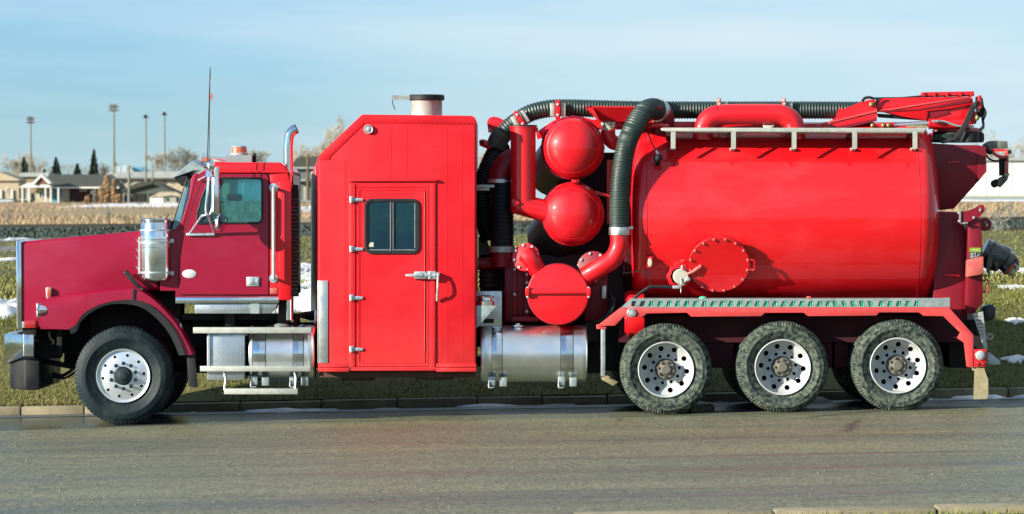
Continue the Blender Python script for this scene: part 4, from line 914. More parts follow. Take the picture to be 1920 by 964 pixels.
# bagged discharge outlet
bg_ = [(1842,455,23),(1853,461,26),(1866,467,25),(1880,470,24),(1893,480,20),(1902,489,13)]
op = part('discharge_outlet', MB().tube(catmull([P(a,c+15,.75) for a,c,_ in bg_],5),lambda t:(.155,.165,.16,.15,.125,.085)[min(5,int(t*5.99))],20), bag)
part('torn_bag_strip', MB().pp([(1852,480),(1862,476),(1859,500),(1855,514),(1849,511)],.585,.60).pp([(1866,492),(1872,490),(1871,506),(1867,507)],.6,.61).pp([(1880,496),(1889,500),(1892,511),(1886,508)],.62,.63).pp([(1856,462),(1866,456),(1868,463)],.62,.64), bag, parent=op)
part('outlet_strap', MB().cyl(P(1892,499,.75),P(1897,504,.75),.115,.1,20), M('orange_strap',(.55,.10,.04),.5), parent=op)
part('outlet_coupling', MB().cyl(P(1897,503,.75),P(1905,509,.75),.09,.075,16).bar(P(1903,494,.65),P(1911,507,.65),.02), cream, parent=op)
part('outlet_camlock', MB().ball(P(1904,492,.7),.05,sq=(.8,1,1.3)), hose_m, parent=op)
# ladder strip, tail lamp and mudflap
ldh = []
for k in range(6):
    for j in range(3):
        x = 1829+j*3.6+k*1.7; y = 593+k*6.6
        if j*3.6+k*1.7 < 13: ldh.append(q([(x,y),(x+2.2,y),(x+2.4,y+2.2),(x+.3,y+2.2)],.2))
part('tail_ladder', MB().plate(q([(1824,588),(1843,584),(1852,656),(1846,657)],.2), ldh, .2,.21), steel_white)
part('ladder_back', MB().pp([(1826,590),(1842,588),(1850,655),(1846,655)],.26,.27), blk_pit)
tb = part('tail_lamp_box', MB().pbox(1826.5,1850,655,688,-.01,.14), red, bevel=.012)
part('tail_lamp', MB().lathe(P(1838,666.5,-.012),(0,-1,0),[(.055,-.01),(.054,.014),(.044,.022),(.03,.028),(0,.030)],24), lens_clear, parent=tb)
part('tail_reflector', MB().lathe(P(1833.5,682,-.012),(0,-1,0),[(.022,0),(.018,.01),(0,.012)],14).lathe(P(1843,682,-.012),(0,-1,0),[(.022,0),(.018,.01),(0,.012)],14), lens_red, parent=tb)
part('tail_fin', MB().pp([(1851,660),(1857,662),(1875,677),(1876,684),(1851,684)],.08,.1), galv, bevel=.004)
part('lamp_mount', MB().pbox(1826,1846,689,695,.02,.2), mud_tan)
part('rear_mudflap', MB().rings([[P(1827,694,.02),P(1846,694,.02),P(1846,694,.5),P(1827,694,.5)],[P(1826,722,.0),P(1853,712,.0),P(1853,712,.5),P(1826,722,.5)],[P(1825,747,-.02),P(1853,740,-.02),P(1853,740,.5),P(1825,747,.5)],[P(1825,749,-.02),P(1851,748,-.02),P(1851,748,.5),P(1825,749,.5)]]), mud_tan)
part('rear_crossmember', MB().pbox(1780,1826,600,690,.5,2.0).pbox(1820,1846,600,655,.4,2.1), under)
part('tow_ring', MB().lathe(P(1856,631,.9),(0,-1,0),[(.02,0),(.042,0),(.042,.02),(.02,.02),(.02,0)],16), steel_white)

# ---------------------------------------------------------------- crane boom on top
boom = part('boom_knuckle', MB().plate(q([(1528,247),(1545,238),(1556,232),(1568,219),(1572,206),(1576,202),(1581,205),(1612,192),(1626,188),(1640,186),(1645,209),(1644,227),(1606,236),(1560,244),(1545,248)],.85),[q([(1612+2.5*math.cos(t),217.5+2.5*math.sin(t)) for t in (k*1.047 for k in range(6))],.85)],.85,1.15), red)
part('knuckle_flange', MB().pp([(1528,234),(1644,206),(1645,209.5),(1528,237)],.835,.85), fender_red, parent=boom); part('knuckle_flange', MB().pp([(1545,242),(1644,222),(1644,227),(1545,248)],.83,.85), maroon, parent=boom)
mbm = part('main_boom', MB().pp([(1644,190),(1655,184.5),(1728,182.5),(1821,181),(1823,196),(1780,204),(1738,209),(1740,212),(1737,226),(1690,218),(1660,210),(1644,209)],.88,1.12), red, bevel=.004)
part('boom_flange', MB().pp([(1646,207),(1740,192),(1800,184),(1821,181.8),(1821,183),(1800,186),(1740,195),(1660,208)],.868,.88), fender_red, parent=mbm); part('boom_flange', MB().pp([(1655,207),(1720,205),(1818,186),(1819,191),(1775,199),(1720,206.5),(1660,210)],.868,.88), maroon, parent=mbm)
part('boom_top_tube', MB().bar(P(1728,176.5,.9),P(1826,174.5,.9),.04).bar(P(1728,176.5,1.1),P(1826,174.5,1.1),.04), red)
for x in (1732,1752,1776,1801,1822): part('top_tube_clamp', MB().pbox(x-2,x+3,173,181,.86,1.14), red, bevel=.006)
part('boom_hydraulic_line', MB().tube([P(1640,184.5,.9),P(1690,184,.9),P(1728,180.5,.9),P(1826,178.5,.9)],.012,6).tube(catmull([P(1616,191,.86),P(1622,184,.86),P(1632,183,.86),P(1640,186,.86)],5),.016,6).tube(catmull([P(1641,194,.84),P(1645,187,.84),P(1654,184,.84)],5),.012,6), rubber)
part('boom_post', MB().pp([(1737,207),(1740,200),(1824,184),(1826,215),(1822,232),(1790,236),(1741,238),(1739,228)],.92,1.08), red, bevel=.01)
part('post_cover', MB().pp([(1736,212),(1775,206),(1779,213),(1753,219),(1737,222)],.90,.93), maroon)
part('lift_cylinder', MB().cyl(P(1741,232,.9),P(1818,232,.9),.062,seg=18), red); part('cylinder_rod', MB().cyl(P(1676,235,.9),P(1742,231,.9),.028,seg=14), polished)
rl = part('rod_eye', MB().pp([(1634,232),(1676,229),(1678,238),(1634,239)],.84,.96), red, bevel=.006)
for x in (1636,1656,1666): part('grease_nipple', MB().ball(P(x,235,.83),.026), M('olive_brass',(.20,.19,.07),.4,.5) if 'olive_brass' not in MATS else MATS['olive_brass'], parent=rl)
part('grease_nipple', MB().ball(P(1634,196,.84),.03), MATS['olive_brass'])
part('chain_bundle', MB().pp([(1645,213),(1690,216),(1732,223),(1732,226),(1690,223),(1648,220)],.95,1.05), rubber)
part('boom_strut', MB().bar(P(1700,238,.88),P(1738,238,.88),.03), mud_tan)
sw = part('slew_ring', MB().lathe(Vector((PX(1795,1.2),1.2,PZ(267,1.2))),(0,0,1),[(.30,0),(.30,.05),(.295,.055),(.295,.11),(.27,.12),(.0,.12)],48), rubber, smooth=25)
part('slew_top', MB().lathe(Vector((PX(1795,1.2),1.2,PZ(247,1.2))),(0,0,1),[(.29,0),(.28,.03),(.22,.045),(0,.045)],40), red_faded, parent=sw)
tt = MB()
for k in range(60):
    a = 2*math.pi*k/60; c = Vector((PX(1795,1.2)+.30*math.cos(a),1.2+.30*math.sin(a),PZ(258,1.2))); tt.bar(c-Vector((0,0,.035)),c+Vector((0,0,.035)),.014)
tag(part('gear_tooth', tt, M('greased_gear',(.04,.08,.06),.35,.4), parent=sw), kind=None)
part('slew_lug', MB().pbox(1744,1749,249,263,.85,.95), red, bevel=.005)
part('slew_motor', MB().cyl(P(1818,266,.9),P(1818,247,.9),.11,seg=16).cyl(P(1835,265,1.0),P(1835,250,1.0),.06,seg=12), black)
bh_ = MB()
for k in range(4): bh_.tube(catmull([P(1833,188+k,.8-.02*k),P(1822+k*2.2,200,.78),P(1812+k*2.4,222,.76),P(1800+k*2.4,245,.76),P(1786+k*2,262,.78),P(1765+k,267,.82)],6),.014,8)
part('boom_hose_bundle', bh_, rubber)
part('hose_line', MB().tube(catmull([P(1760,227,.8),P(1772,228,.8),P(1795,236,.8),P(1826,237,.8)],6),.012,6).pbox(1748,1760,225,229,.78,.82), galv)
part('boom_end_pin', MB().cyl(P(1836.5,179,.8),P(1837.5,203,.8),.022,seg=12), red); part('boom_end_box', MB().pp([(1824,210),(1832,208),(1831,232),(1818,234)],.8,.95), red, bevel=.006)
part('valve_bank', MB().pp([(1832,180),(1843,183),(1846,205),(1850,208),(1847,216),(1840,221),(1834,215)],.85,1.05), black, bevel=.02)
vl = MB()
for k in range(5): vl.tube(catmull([P(1838+k*1.5,200,.83),P(1845+k,204+k*2,.83),P(1848-k,214+k*3,.82),P(1841+k*.5,222+k*4,.82),P(1845,232+k*2,.82),P(1836+k,244,.84)],5),.008,6)
part('control_line', vl, rubber)
part('solenoid', MB().ball(P(1832,221,.78),.03,sq=(.8,1,1.2)), MATS['olive_brass'])
part('rear_winch_box', MB().pp([(1848,271),(1858,264),(1889,264.5),(1890,278),(1852,278)],.95,1.3), M('grey_green_steel',(.22,.26,.22),.5,c2=(.14,.17,.14),vs_=10), bevel=.008)
part('jib_bracket', MB().plate(q([(1855,279),(1890,280),(1890,297),(1887,299),(1872,296),(1862,290)],.93),[q([(1864,284),(1884,284),(1884,293),(1871,290)],.93)],.93,.99), red)
part('jib_post', MB().pp([(1883.5,280),(1891.5,281),(1891,330),(1884,329)],.90,.93), red_faded, bevel=.004)
part('jib_dark_post', MB().pp([(1874.5,296),(1885,298),(1886,315),(1884,330),(1875,329)],.95,1.05), black, bevel=.006)
part('jib_pin', MB().cyl(P(1890,285,.9),P(1896,285,.9),.022,seg=10).ball(P(1886,299,.89),.02), black)
part('jib_cable', MB().tube(catmull([P(1848,290,.95),P(1855,298,.93),P(1866,302,.93),P(1876,301,.95)],5),.012,6).tube(catmull([P(1848,280,.97),P(1853,284,.95),P(1860,286,.95)],5),.03,8), rubber)
ch = part('hook_block', MB().pp([(1872,335),(1888,326),(1893,327),(1889,338),(1876,352),(1869,346)],.93,1.02), M('greased_block',(.05,.07,.05),.5,c2=(.2,.2,.12),vs_=14), bevel=.012)
part('hook_sheave', MB().lathe(P(1866,344,.99),(.3,-1,.2),[(0,-.03),(.045,-.03),(.03,-.01),(.03,.01),(.045,.03),(0,.03)],20), black, parent=ch)
part('hook_clip', MB().bar(P(1886,331,.9),P(1893,326,.9),.02).bar(P(1884,326,.9),P(1889,333,.9),.02), cream, parent=ch)
# ================================================================ SETTING
SL = .01856                                           # the street climbs gently to the right
prof = [(0,-.02),(28.4,.10),(28.6,.10),(28.61,0),(46.55,0),(46.7,.05),(46.95,.10),(48,.42),(50,1.02),(54,1.24),(58,1.28),(75,1.32),(110,1.40),(120,1.40),(155,1.44),(165,1.60),(180,1.72),(300,2.62),(600,3.95),(1500,7),(6000,20)]
def interp(d):
    for (a,za),(b,zb) in zip(prof, prof[1:]):
        if a <= d <= b: return za + (zb-za)*(d-a)/(b-a)
    return prof[-1][1]
def tilt(d): return SL if d < 60 else SL + (.0074-SL)*min(1,(d-60)/100) if d < 160 else .0074*max(0, 1-(d-160)/440)
def gz(x, Y):
    d = Y + D0; xx = max(-60, min(60, x)); z = interp(d) + tilt(d)*xx
    if d > 47: z += (mnoise.noise(Vector((x*.35, Y*.22, 0)))*.10)*min(1,(d-47)/6)
    return z
def ground_hit(px, py):
    """point of the ground seen at this photo position"""
    d = 47.0
    while d < 1500:
        x = (px-960)*d/FPX
        if HC-(py-Y0)*d/FPX <= gz(x, d-D0): return Vector((x, d-D0, gz(x, d-D0)))
        d *= 1.004
    return Vector(((px-960)*d/FPX, d-D0, gz(0,d-D0)))

grass_soil = M('turf_soil', (.11,.125,.038), .95, c2=(.21,.19,.075), vs_=.5, lo=.35, hi=.7, bump=.5, bs=9, spec=.2)
field_m = M('dry_field_soil', (.44,.31,.20), .95, c2=(.36,.33,.19), vs_=.06, lo=.4, hi=.65, bump=.4, bs=1.5, spec=.1)
blade_m = M('grass_blades', (.15,.20,.045), .7, c2=(.33,.30,.12), vs_=.75, lo=.36, hi=.70, isl=.5, spec=.05)
straw_m = M('dry_straw', (.46,.31,.205), .9, c2=(.40,.35,.21), vs_=.06, lo=.35, hi=.65, isl=.12, spec=.1)
snow_m = M('old_snow', (1.05,1.08,1.1), .7, c2=(.72,.76,.76), vs_=2.0, lo=.5, hi=.75, bump=.5, bs=6)
concrete = M('kerb_concrete', (.33,.295,.185), .9, c2=(.20,.185,.12), vs_=5, lo=.4, hi=.7, bump=.4, bs=40)
gutter_m = M('gutter_concrete', (.11,.125,.10), .42, c2=(.05,.065,.06), vs_=1.2, lo=.35, hi=.6, bump=.2, bs=60, stretch=(.4,1,1))
ballast_m = M('rail_ballast', (.045,.075,.065), .95, c2=(.11,.145,.12), vs_=3.5, lo=.4, hi=.62, bump=.8, bs=6, spec=.2)

def terrain_sheet(name, d0, d1, mat, xw, nx, extra=None):
    ds = [d for d in np.geomspace(d0, d1, 60)] + [d for d,_ in prof if d0 < d < d1]; ds = sorted(set([float(d) for d in ds]))
    rows = []
    for d in ds:
        w = max(xw, d*.35); rows.append([Vector((x, d-D0, gz(x, d-D0))) for x in np.linspace(-w, w, nx)])
    o = build(name, MB().sheet(rows), mat, smooth=80); return tag(o, kind='structure')
# one ground sheet from behind the camera to the horizon; roads and verges lie on it
rows = []
for d in [-200,-60,0,20,28] + [float(v) for v in np.geomspace(46.3,6000,90)]:
    w = max(60, abs(d)*.9)
    xs = np.concatenate([np.linspace(-w,-9,24), np.linspace(-8.4,8.4,29), np.linspace(9,w,24)])
    rows.append([Vector((x, d-D0, (gz(x,d-D0)-(.3 if d < 151 else 0) if d > 46.6 else SL*max(-60,min(60,x))-.35))) for x in xs])
tag(build('ground', MB().sheet(rows), field_m, smooth=80), 'grassy winter plain rising gently to the horizon', kind='structure')
rows = []
for d in [float(v) for v in np.linspace(46.95,66,40)] + [float(v) for v in np.geomspace(67,153,36)]:
    rows.append([Vector((x, d-D0, gz(x,d-D0)+.012)) for x in np.concatenate([np.linspace(-60,-17,24), np.linspace(-16,16,70), np.linspace(17,60,24)])])
tag(build('grass_bank', MB().sheet(rows), grass_soil, smooth=80), 'mown grass bank between the kerb and the railway', kind='structure')

# asphalt
asp = bpy.data.materials.new('worn_asphalt'); asp.use_nodes = True
n = asp.node_tree.nodes; l = asp.node_tree.links.new; b = n['Principled BSDF']; t = n.new('ShaderNodeTexCoord')
def nd(tp, **k):
    o = n.new(tp)
    for a, v in k.items():
        if hasattr(o, a): setattr(o, a, v)
        else: o.inputs[a.replace('_',' ')].default_value = v
    return o
def noise_(scale, detail=4, st=(1,1,1), rough=.6):
    m_ = nd('ShaderNodeMapping'); m_.inputs['Scale'].default_value = st; l(t.outputs['Object'], m_.inputs[0])
    z = nd('ShaderNodeTexNoise'); z.inputs['Scale'].default_value = scale; z.inputs['Detail'].default_value = detail; z.inputs['Roughness'].default_value = rough
    l(m_.outputs[0], z.inputs['Vector']); return z.outputs['Fac']
def ramp(src, p0, p1, c0=(0,0,0,1), c1=(1,1,1,1)):
    r = nd('ShaderNodeValToRGB'); r.color_ramp.elements[0].position = p0; r.color_ramp.elements[1].position = p1
    r.color_ramp.elements[0].color = c0; r.color_ramp.elements[1].color = c1; l(src, r.inputs[0]); return r.outputs[0]
def mixc(f, a, c, bt='MIX'):
    x = nd('ShaderNodeMix'); x.data_type = 'RGBA'; x.blend_type = bt
    if isinstance(f, float): x.inputs['Factor'].default_value = f
    else: l(f, x.inputs['Factor'])
    for s, v in (('A',a),('B',c)):
        if isinstance(v, tuple): x.inputs[s].default_value = v
        else: l(v, x.inputs[s])
    return x.outputs['Result']
def math_(op, a, c=0.0, clamp=False):
    x = nd('ShaderNodeMath'); x.operation = op; x.use_clamp = clamp
    for i, v in enumerate((a, c)):
        if isinstance(v, (int,float)): x.inputs[i].default_value = v
        else: l(v, x.inputs[i])
    return x.outputs[0]
vor = nd('ShaderNodeTexVoronoi'); vor.inputs['Scale'].default_value = 44; l(t.outputs['Object'], vor.inputs['Vector'])
stone = ramp(vor.outputs['Color'], .05, .95, (.030,.040,.030,1), (.196,.206,.128,1))
big = ramp(noise_(.6, 5, (.25,1,1)), .35, .7, (.66,.72,.74,1), (1.20,1.13,.98,1))
c_ = mixc(1.0, mixc(1.0, stone, big, 'MULTIPLY'), ramp(noise_(34, 3, (1,.30,1), .85), .34, .68, (.50,.54,.56,1), (1.52,1.46,1.34,1)), 'MULTIPLY')
sep = nd('ShaderNodeSeparateXYZ'); l(t.outputs['Object'], sep.inputs[0])
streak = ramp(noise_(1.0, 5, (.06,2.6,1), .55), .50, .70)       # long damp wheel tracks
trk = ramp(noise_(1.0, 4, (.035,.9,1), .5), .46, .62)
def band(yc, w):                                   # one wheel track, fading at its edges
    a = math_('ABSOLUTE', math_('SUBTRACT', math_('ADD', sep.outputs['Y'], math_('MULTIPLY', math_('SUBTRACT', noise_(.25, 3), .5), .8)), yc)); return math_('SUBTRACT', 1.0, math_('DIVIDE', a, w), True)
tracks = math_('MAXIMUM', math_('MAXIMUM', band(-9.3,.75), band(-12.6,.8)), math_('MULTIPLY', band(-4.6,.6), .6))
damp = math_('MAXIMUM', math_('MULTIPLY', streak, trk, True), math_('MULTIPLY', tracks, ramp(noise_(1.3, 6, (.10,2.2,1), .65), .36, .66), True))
# meltwater along the gutter; its dark left end also paints in a cast shadow
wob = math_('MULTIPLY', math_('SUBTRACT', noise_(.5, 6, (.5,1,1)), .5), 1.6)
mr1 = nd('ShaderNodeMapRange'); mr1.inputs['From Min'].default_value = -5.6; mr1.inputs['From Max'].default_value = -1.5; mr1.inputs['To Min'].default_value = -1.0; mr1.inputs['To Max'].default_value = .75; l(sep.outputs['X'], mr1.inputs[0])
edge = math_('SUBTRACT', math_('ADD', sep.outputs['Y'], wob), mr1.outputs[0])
wet_shade = ramp(math_('MULTIPLY', edge, 2.5, True), .0, .6)
damp_shade = math_('MAXIMUM', wet_shade, math_('MULTIPLY', damp, .75))
c_ = mixc(math_('MULTIPLY', damp_shade, .85), c_, (.008,.016,.024,1))
cv = nd('ShaderNodeTexVoronoi'); cv.feature = 'DISTANCE_TO_EDGE'; cv.inputs['Scale'].default_value = .33
cm = nd('ShaderNodeMapping'); cm.inputs['Scale'].default_value = (.55,1,1); l(t.outputs['Object'], cm.inputs[0])
cd = nd('ShaderNodeMix'); cd.data_type = 'VECTOR'; cd.inputs['Factor'].default_value = .10
cn = nd('ShaderNodeTexNoise'); cn.inputs['Scale'].default_value = 1.6; cn.inputs['Detail'].default_value = 6; l(t.outputs['Object'], cn.inputs['Vector'])
l(cm.outputs[0], cd.inputs['A']); l(cn.outputs['Color'], cd.inputs['B']); l(cd.outputs['Result'], cv.inputs['Vector'])
crack = math_('MULTIPLY', ramp(cv.outputs['Distance'], .0025, .007, (1,1,1,1), (0,0,0,1)), ramp(noise_(.35, 2), .5, .58))
c_ = mixc(math_('MULTIPLY', crack, .75), c_, (.012,.012,.011,1))
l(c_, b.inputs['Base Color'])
rg = nd('ShaderNodeMapRange'); rg.inputs['To Min'].default_value = .60; rg.inputs['To Max'].default_value = .22; l(damp_shade, rg.inputs[0]); l(rg.outputs[0], b.inputs['Roughness'])
bp = nd('ShaderNodeBump'); bp.inputs['Distance'].default_value = .006
st_ = nd('ShaderNodeMapRange'); st_.inputs['To Min'].default_value = .40; st_.inputs['To Max'].default_value = .10; l(damp_shade, st_.inputs[0]); l(st_.outputs[0], bp.inputs['Strength'])
l(vor.outputs['Distance'], bp.inputs['Height']); l(bp.outputs[0], b.inputs['Normal'])
YN, YF = -15.26, 2.02
def slab(name, ya, yb, dz, mat, xw=60):
    rows = [[Vector((x, y, SL*x+dz)) for x in np.linspace(-xw,xw,41)] for y in np.linspace(ya,yb,6)]
    return tag(build(name, MB().sheet(rows), mat, smooth=80), kind='structure')
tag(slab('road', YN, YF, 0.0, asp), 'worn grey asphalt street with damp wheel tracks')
tag(slab('gutter', YF-.01, 2.62, .004, gutter_m), 'damp concrete gutter pan along the far kerb')
# kerb stones
def kerb(name, y0, y1, xa, xb, label, step=.86, hgt=.105):
    root = empty(name, (0,(y0+y1)/2,0)); tag(root, label, kind='structure')
    m_ = None; x = xa
    while x < xb:
        w = step*random.uniform(.85,1.2); g = random.uniform(.010,.022)
        h0 = hgt + random.uniform(-.006,.006)
        mb = MB(); a, e = x+g/2, x+w-g/2
        mb.hexa([(a,y0,SL*a-.08),(e,y0,SL*e-.08),(e,y1,SL*e-.08),(a,y1,SL*a-.08),(a,y0+.03*(1 if y0>0 else 0),SL*a+h0),(e,y0+.03*(1 if y0>0 else 0),SL*e+h0),(e,y1-.03*(0 if y0>0 else 1),SL*e+h0),(a,y1-.03*(0 if y0>0 else 1),SL*a+h0)])
        build('kerb_stone', mb, concrete, root, bevel=.016, seg=2); x += w
    return root
kerb('kerb', 2.62, 2.82, -15.0, 15.0, 'concrete kerb of separate stones along the grass bank')
kerb('kerb', -15.66, -15.28, -12.0, 12.0, 'pale concrete kerb at the near edge of the road', step=1.25)
rows = [[Vector((x, y, SL*x+.062+.03*mnoise.noise(Vector((x*1.5,y*1.5,3))))) for x in np.linspace(-60,60,160)] for y in np.linspace(-30,-15.60,20)]
tag(build('near_verge', MB().sheet(rows), grass_soil, smooth=80), 'grass verge on the near side of the road', kind='structure')

# ---------------------------------------------------------------- grass
def blades(name, mat, P0, hmin, hmax, w, lean, label):
    N = len(P0); a = rng.uniform(0, 2*math.pi, N); h = rng.uniform(hmin, hmax, N); ww = w*rng.uniform(.6,1.3,N)
    la = rng.uniform(0, 2*math.pi, N); ll = rng.uniform(.1, lean, N)*h
    dx, dy = np.cos(a)*ww/2, np.sin(a)*ww/2
    v = np.zeros((N,3,3)); v[:,0] = P0 + np.stack([-dx,-dy,-.01+0*dx],1); v[:,1] = P0 + np.stack([dx,dy,-.01+0*dx],1)
    v[:,2] = P0 + np.stack([np.cos(la)*ll, np.sin(la)*ll, h],1)
    me = bpy.data.meshes.new(name); me.vertices.add(N*3); me.vertices.foreach_set('co', v.reshape(-1))
    me.loops.add(N*3); me.loops.foreach_set('vertex_index', np.arange(N*3, dtype=np.int32)); me.polygons.add(N)
    me.polygons.foreach_set('loop_start', np.arange(0,N*3,3,dtype=np.int32)); me.update(calc_edges=True); me.validate()
    me.materials.append(mat); o = bpy.data.objects.new(name, me); col.objects.link(o); tag(o, label, kind='stuff'); return o
def scatter(nn, xa, xb, ya, yb, dz=0.0, taper=False):
    ys = rng.uniform(ya, yb, nn); s = ((ys+D0)/(ya+D0)) if taper else 1.0
    xs = rng.uniform(xa, xb, nn)*s
    keep = np.array([mnoise.noise(Vector((x*.9,y*.6,5)))+.55 > random.random()*.55 for x,y in zip(xs,ys)])
    xs, ys = xs[keep], ys[keep]
    return np.stack([xs, ys, np.array([gz(x,y) for x,y in zip(xs,ys)])+dz],1)
blades('grass', blade_m, np.concatenate([scatter(62000,-7.4,-3.2,2.86,9.5), scatter(42000,-3.2,5.0,2.86,8.0), scatter(30000,5.0,8.0,2.86,10), scatter(45000,8.0,15.0,2.86,10), scatter(45000,-15.0,-7.4,2.86,10)]), .02, .065, .017, 1.2, 'short green and straw coloured turf on the bank beside the kerb')
blades('grass', blade_m, np.concatenate([scatter(36000,-8.0,8.6,9.5,24,taper=True), scatter(16000,8.6,16,9.5,24,taper=True), scatter(16000,-16,-8,9.5,24,taper=True), scatter(30000,-9.4,10,24,108,taper=True), scatter(14000,10,17,24,108,taper=True), scatter(14000,-17,-9.4,24,108,taper=True)]), .03, .09, .05, 1.3, 'winter grass on the upper bank towards the railway')
nv = rng.uniform([-6,-18.5,0],[6.5,-15.66,0],(12000,3)); nv[:,2] = SL*nv[:,0]+.07
blades('grass', blade_m, nv, .015, .05, .014, 1.1, 'grass growing behind the near kerb')
pts = []
for dd in np.geomspace(176, 560, 26):
    k = int(2600 if dd < 330 else 1200); x = rng.uniform(-.155*dd, .155*dd, k); y = dd-D0+rng.uniform(-.02*dd,.02*dd,k)
    m_ = np.array([mnoise.noise(Vector((a*.05,c*.02,9)))+.35 > random.random()*.5 for a,c in zip(x,y)])
    x, y = x[m_], y[m_]; pts.append(np.stack([x,y,np.array([gz(a,c) for a,c in zip(x,y)])],1))
blades('dry_grass', straw_m, np.concatenate(pts), .08, .40, .09, .9, 'tall rust brown dry grass on the field beyond the railway')

# ---------------------------------------------------------------- snow
def snow(pxc, pyt, pyb, pxw, label, thick=.05, seed=0, ragged=.5):
    A, Bp = ground_hit(pxc, pyb), ground_hit(pxc, pyt); cy, ry = (A.y+Bp.y)/2, max(.12,(Bp.y-A.y)/2); rx = pxw/2*(cy+D0)/FPX; cx = (pxc-960)*(cy+D0)/FPX
    rows = []; nr, na = 10, 64
    thick *= .9; mb = MB(); c = mb.v((cx,cy,gz(cx,cy)+thick)); prev = None
    for i in range(1, nr+1):
        t_ = i/nr; cur = []
        for k in range(na):
            a = 2*math.pi*k/na; e = 1 + ragged*(mnoise.noise(Vector((math.cos(a)*2.2,math.sin(a)*2.2,seed)))+.6*mnoise.noise(Vector((math.cos(a)*6,math.sin(a)*6,seed+7))))
            x, y = cx+rx*t_*e*math.cos(a), cy+ry*t_*e*math.sin(a)
            lump = .5+.9*mnoise.noise(Vector((x*2.2,y*1.4,seed)))
            cur.append(mb.v((x, y, gz(x,y)+ (thick*(1-t_**4)*max(.1,lump)+.012 if i < nr else -.02))))
        for k in range(na):
            if prev is None: mb.f([c, cur[k], cur[(k+1)%na]])
            else: mb.f([prev[k], cur[k], cur[(k+1)%na], prev[(k+1)%na]])
        prev = cur
    return tag(build('snow_patch', mb, snow_m, smooth=80), label, kind='stuff')
snow(2,566,614,130,'snow patch on the grass left of the bonnet',.13,1,.25)
snow(14,485,493,60,'thin snow streak on the grass above the bonnet',.06,2)
snow(572,495,545,240,'snow patch seen between the cab and the crew box',.10,3)
snow(566,530,606,170,'lower snow patch seen between the cab and the crew box',.10,4)
snow(1880,503,517,150,'snow streak on the grass behind the bagged outlet',.10,5)
snow(1905,674,688,44,'small snow remnant low on the shaded grass',.06,6,.8)
snow(1905,606,612,40,'tiny snow remnant on the shaded bank',.05,8,.8)
snow(1900,538,545,60,'faint snow streak below the outlet',.05,16,.8)
snow(60,376,381.5,330,'long snow strip in front of the porch house',.35,9,.3)
snow(280,383,389,260,'snow strip in the field left of the cab',.3,10,.4)
snow(20,449,453,60,'snow by the foot of the ballast',.15,11,.4)
snow(1905,371,384,260,'wide snow strip below the white building',.4,12,.3)
snow(580,392,398,120,'snow streak in the field behind the stack',.3,13,.4)
def gutter_snow(xa, xb, y, w, h, seed, label):
    m_ = int((xb-xa)/.08); rows = []
    for j in range(7):
        r = []
        for i in range(m_+1):
            x = xa+(xb-xa)*i/m_; e = max(0, .45+1.3*mnoise.noise(Vector((x*1.3,seed,0)))+.7*mnoise.noise(Vector((x*5,seed,1))))*min(1,3*i/m_,3*(m_-i)/m_)
            yy = y-(w*e)*(1-j/6.0); s_ = math.sin(math.pi*j/6)
            r.append(Vector((x, yy, SL*x-.008+(h*e*s_+(.016 if e > .12 else -.004))*(1 if 0<j<6 else 0)+.008*mnoise.noise(Vector((x*8,yy*8,seed)))*s_)))
        rows.append(r)
    tag(build('gutter_snow', MB().sheet(rows), snow_m, smooth=80), label, kind='stuff')
gutter_snow(-4.1,-1.2,2.56,.38,.028,3,'frozen snow line in the gutter behind the front wheel')
gutter_snow(-.9,.9,2.58,.16,.03,8,'thin icy line in the gutter below the main tank')
gutter_snow(4.6,7.4,2.5,.75,.085,5,'heap of dirty snow in the gutter behind the rear mudflap')
gutter_snow(2.0,2.7,2.3,.3,.07,6,'snow lump between the first two rear wheels')
gutter_snow(3.3,3.8,2.2,.3,.07,7,'snow lump between the last two rear wheels')
cl_ = MB()
for k in range(22):
    x = random.uniform(1.6,4.6); y = random.uniform(.1,1.1); cl_.ball((x,y,SL*x+.004), random.uniform(.008,.022), sq=(1.3,1,.7))
for k in range(5): x = 2.05+k*.05; cl_.ball((x,.5+.05*k,SL*x+.03), .06, sq=(1,1,.9))
tag(build('mud_clods', cl_, M('dark_mud',(.14,.13,.085),.95)), 'clods of mud fallen by the rear wheels', kind='stuff')
gr = MB()
for k in range(160):
    x = random.uniform(-6.5,6.5); y = random.uniform(-13.5,.4); gr.ball((x,y,SL*x+.003), random.uniform(.004,.011))
tag(build('loose_grit', gr, M('grit_stone',(.22,.21,.15),.9)), 'loose grit lying on the asphalt', kind='stuff')

# ---------------------------------------------------------------- railway
def track(name, d, xa, xb, dz, label):
    r = empty(name, (0, d-D0, gz(0,d-D0)))
    for off in (0, 1.5):
        Y = d-D0+off; z = lambda x: interp(155)+tilt(157)*x+dz
        mb = MB(); xs = np.linspace(xa, xb, 24)
        mb.rings([[Vector((x,Y-.035,z(x)-.16)),Vector((x,Y+.035,z(x)-.16)),Vector((x,Y+.035,z(x))),Vector((x,Y-.035,z(x)))] for x in xs]); build('rail', mb, M('rusty_rail',(.035,.032,.028),.7) if 'rusty_rail' not in MATS else MATS['rusty_rail'], r)
    sm = None
    slp = MATS.get('sleeper_timber') or M('sleeper_timber',(.05,.045,.04),.9)
    x = xa
    while x < xb:
        zz = interp(155)+tilt(157)*x+dz
        if sm is None:
            o = build('sleeper', MB().box(-.12,.12,-.5,2.0,-.30,-.165), slp, None); o.parent = r; sm = o
        else: o = copy_obj(sm, r)
        o.location = (x, d-D0-(d-D0), zz - gz(0,d-D0)); x += .62 if abs(x) < 25 and (x < -12 or x > 17) else 4.0
    return tag(r, label, 'railway track')
rows = []
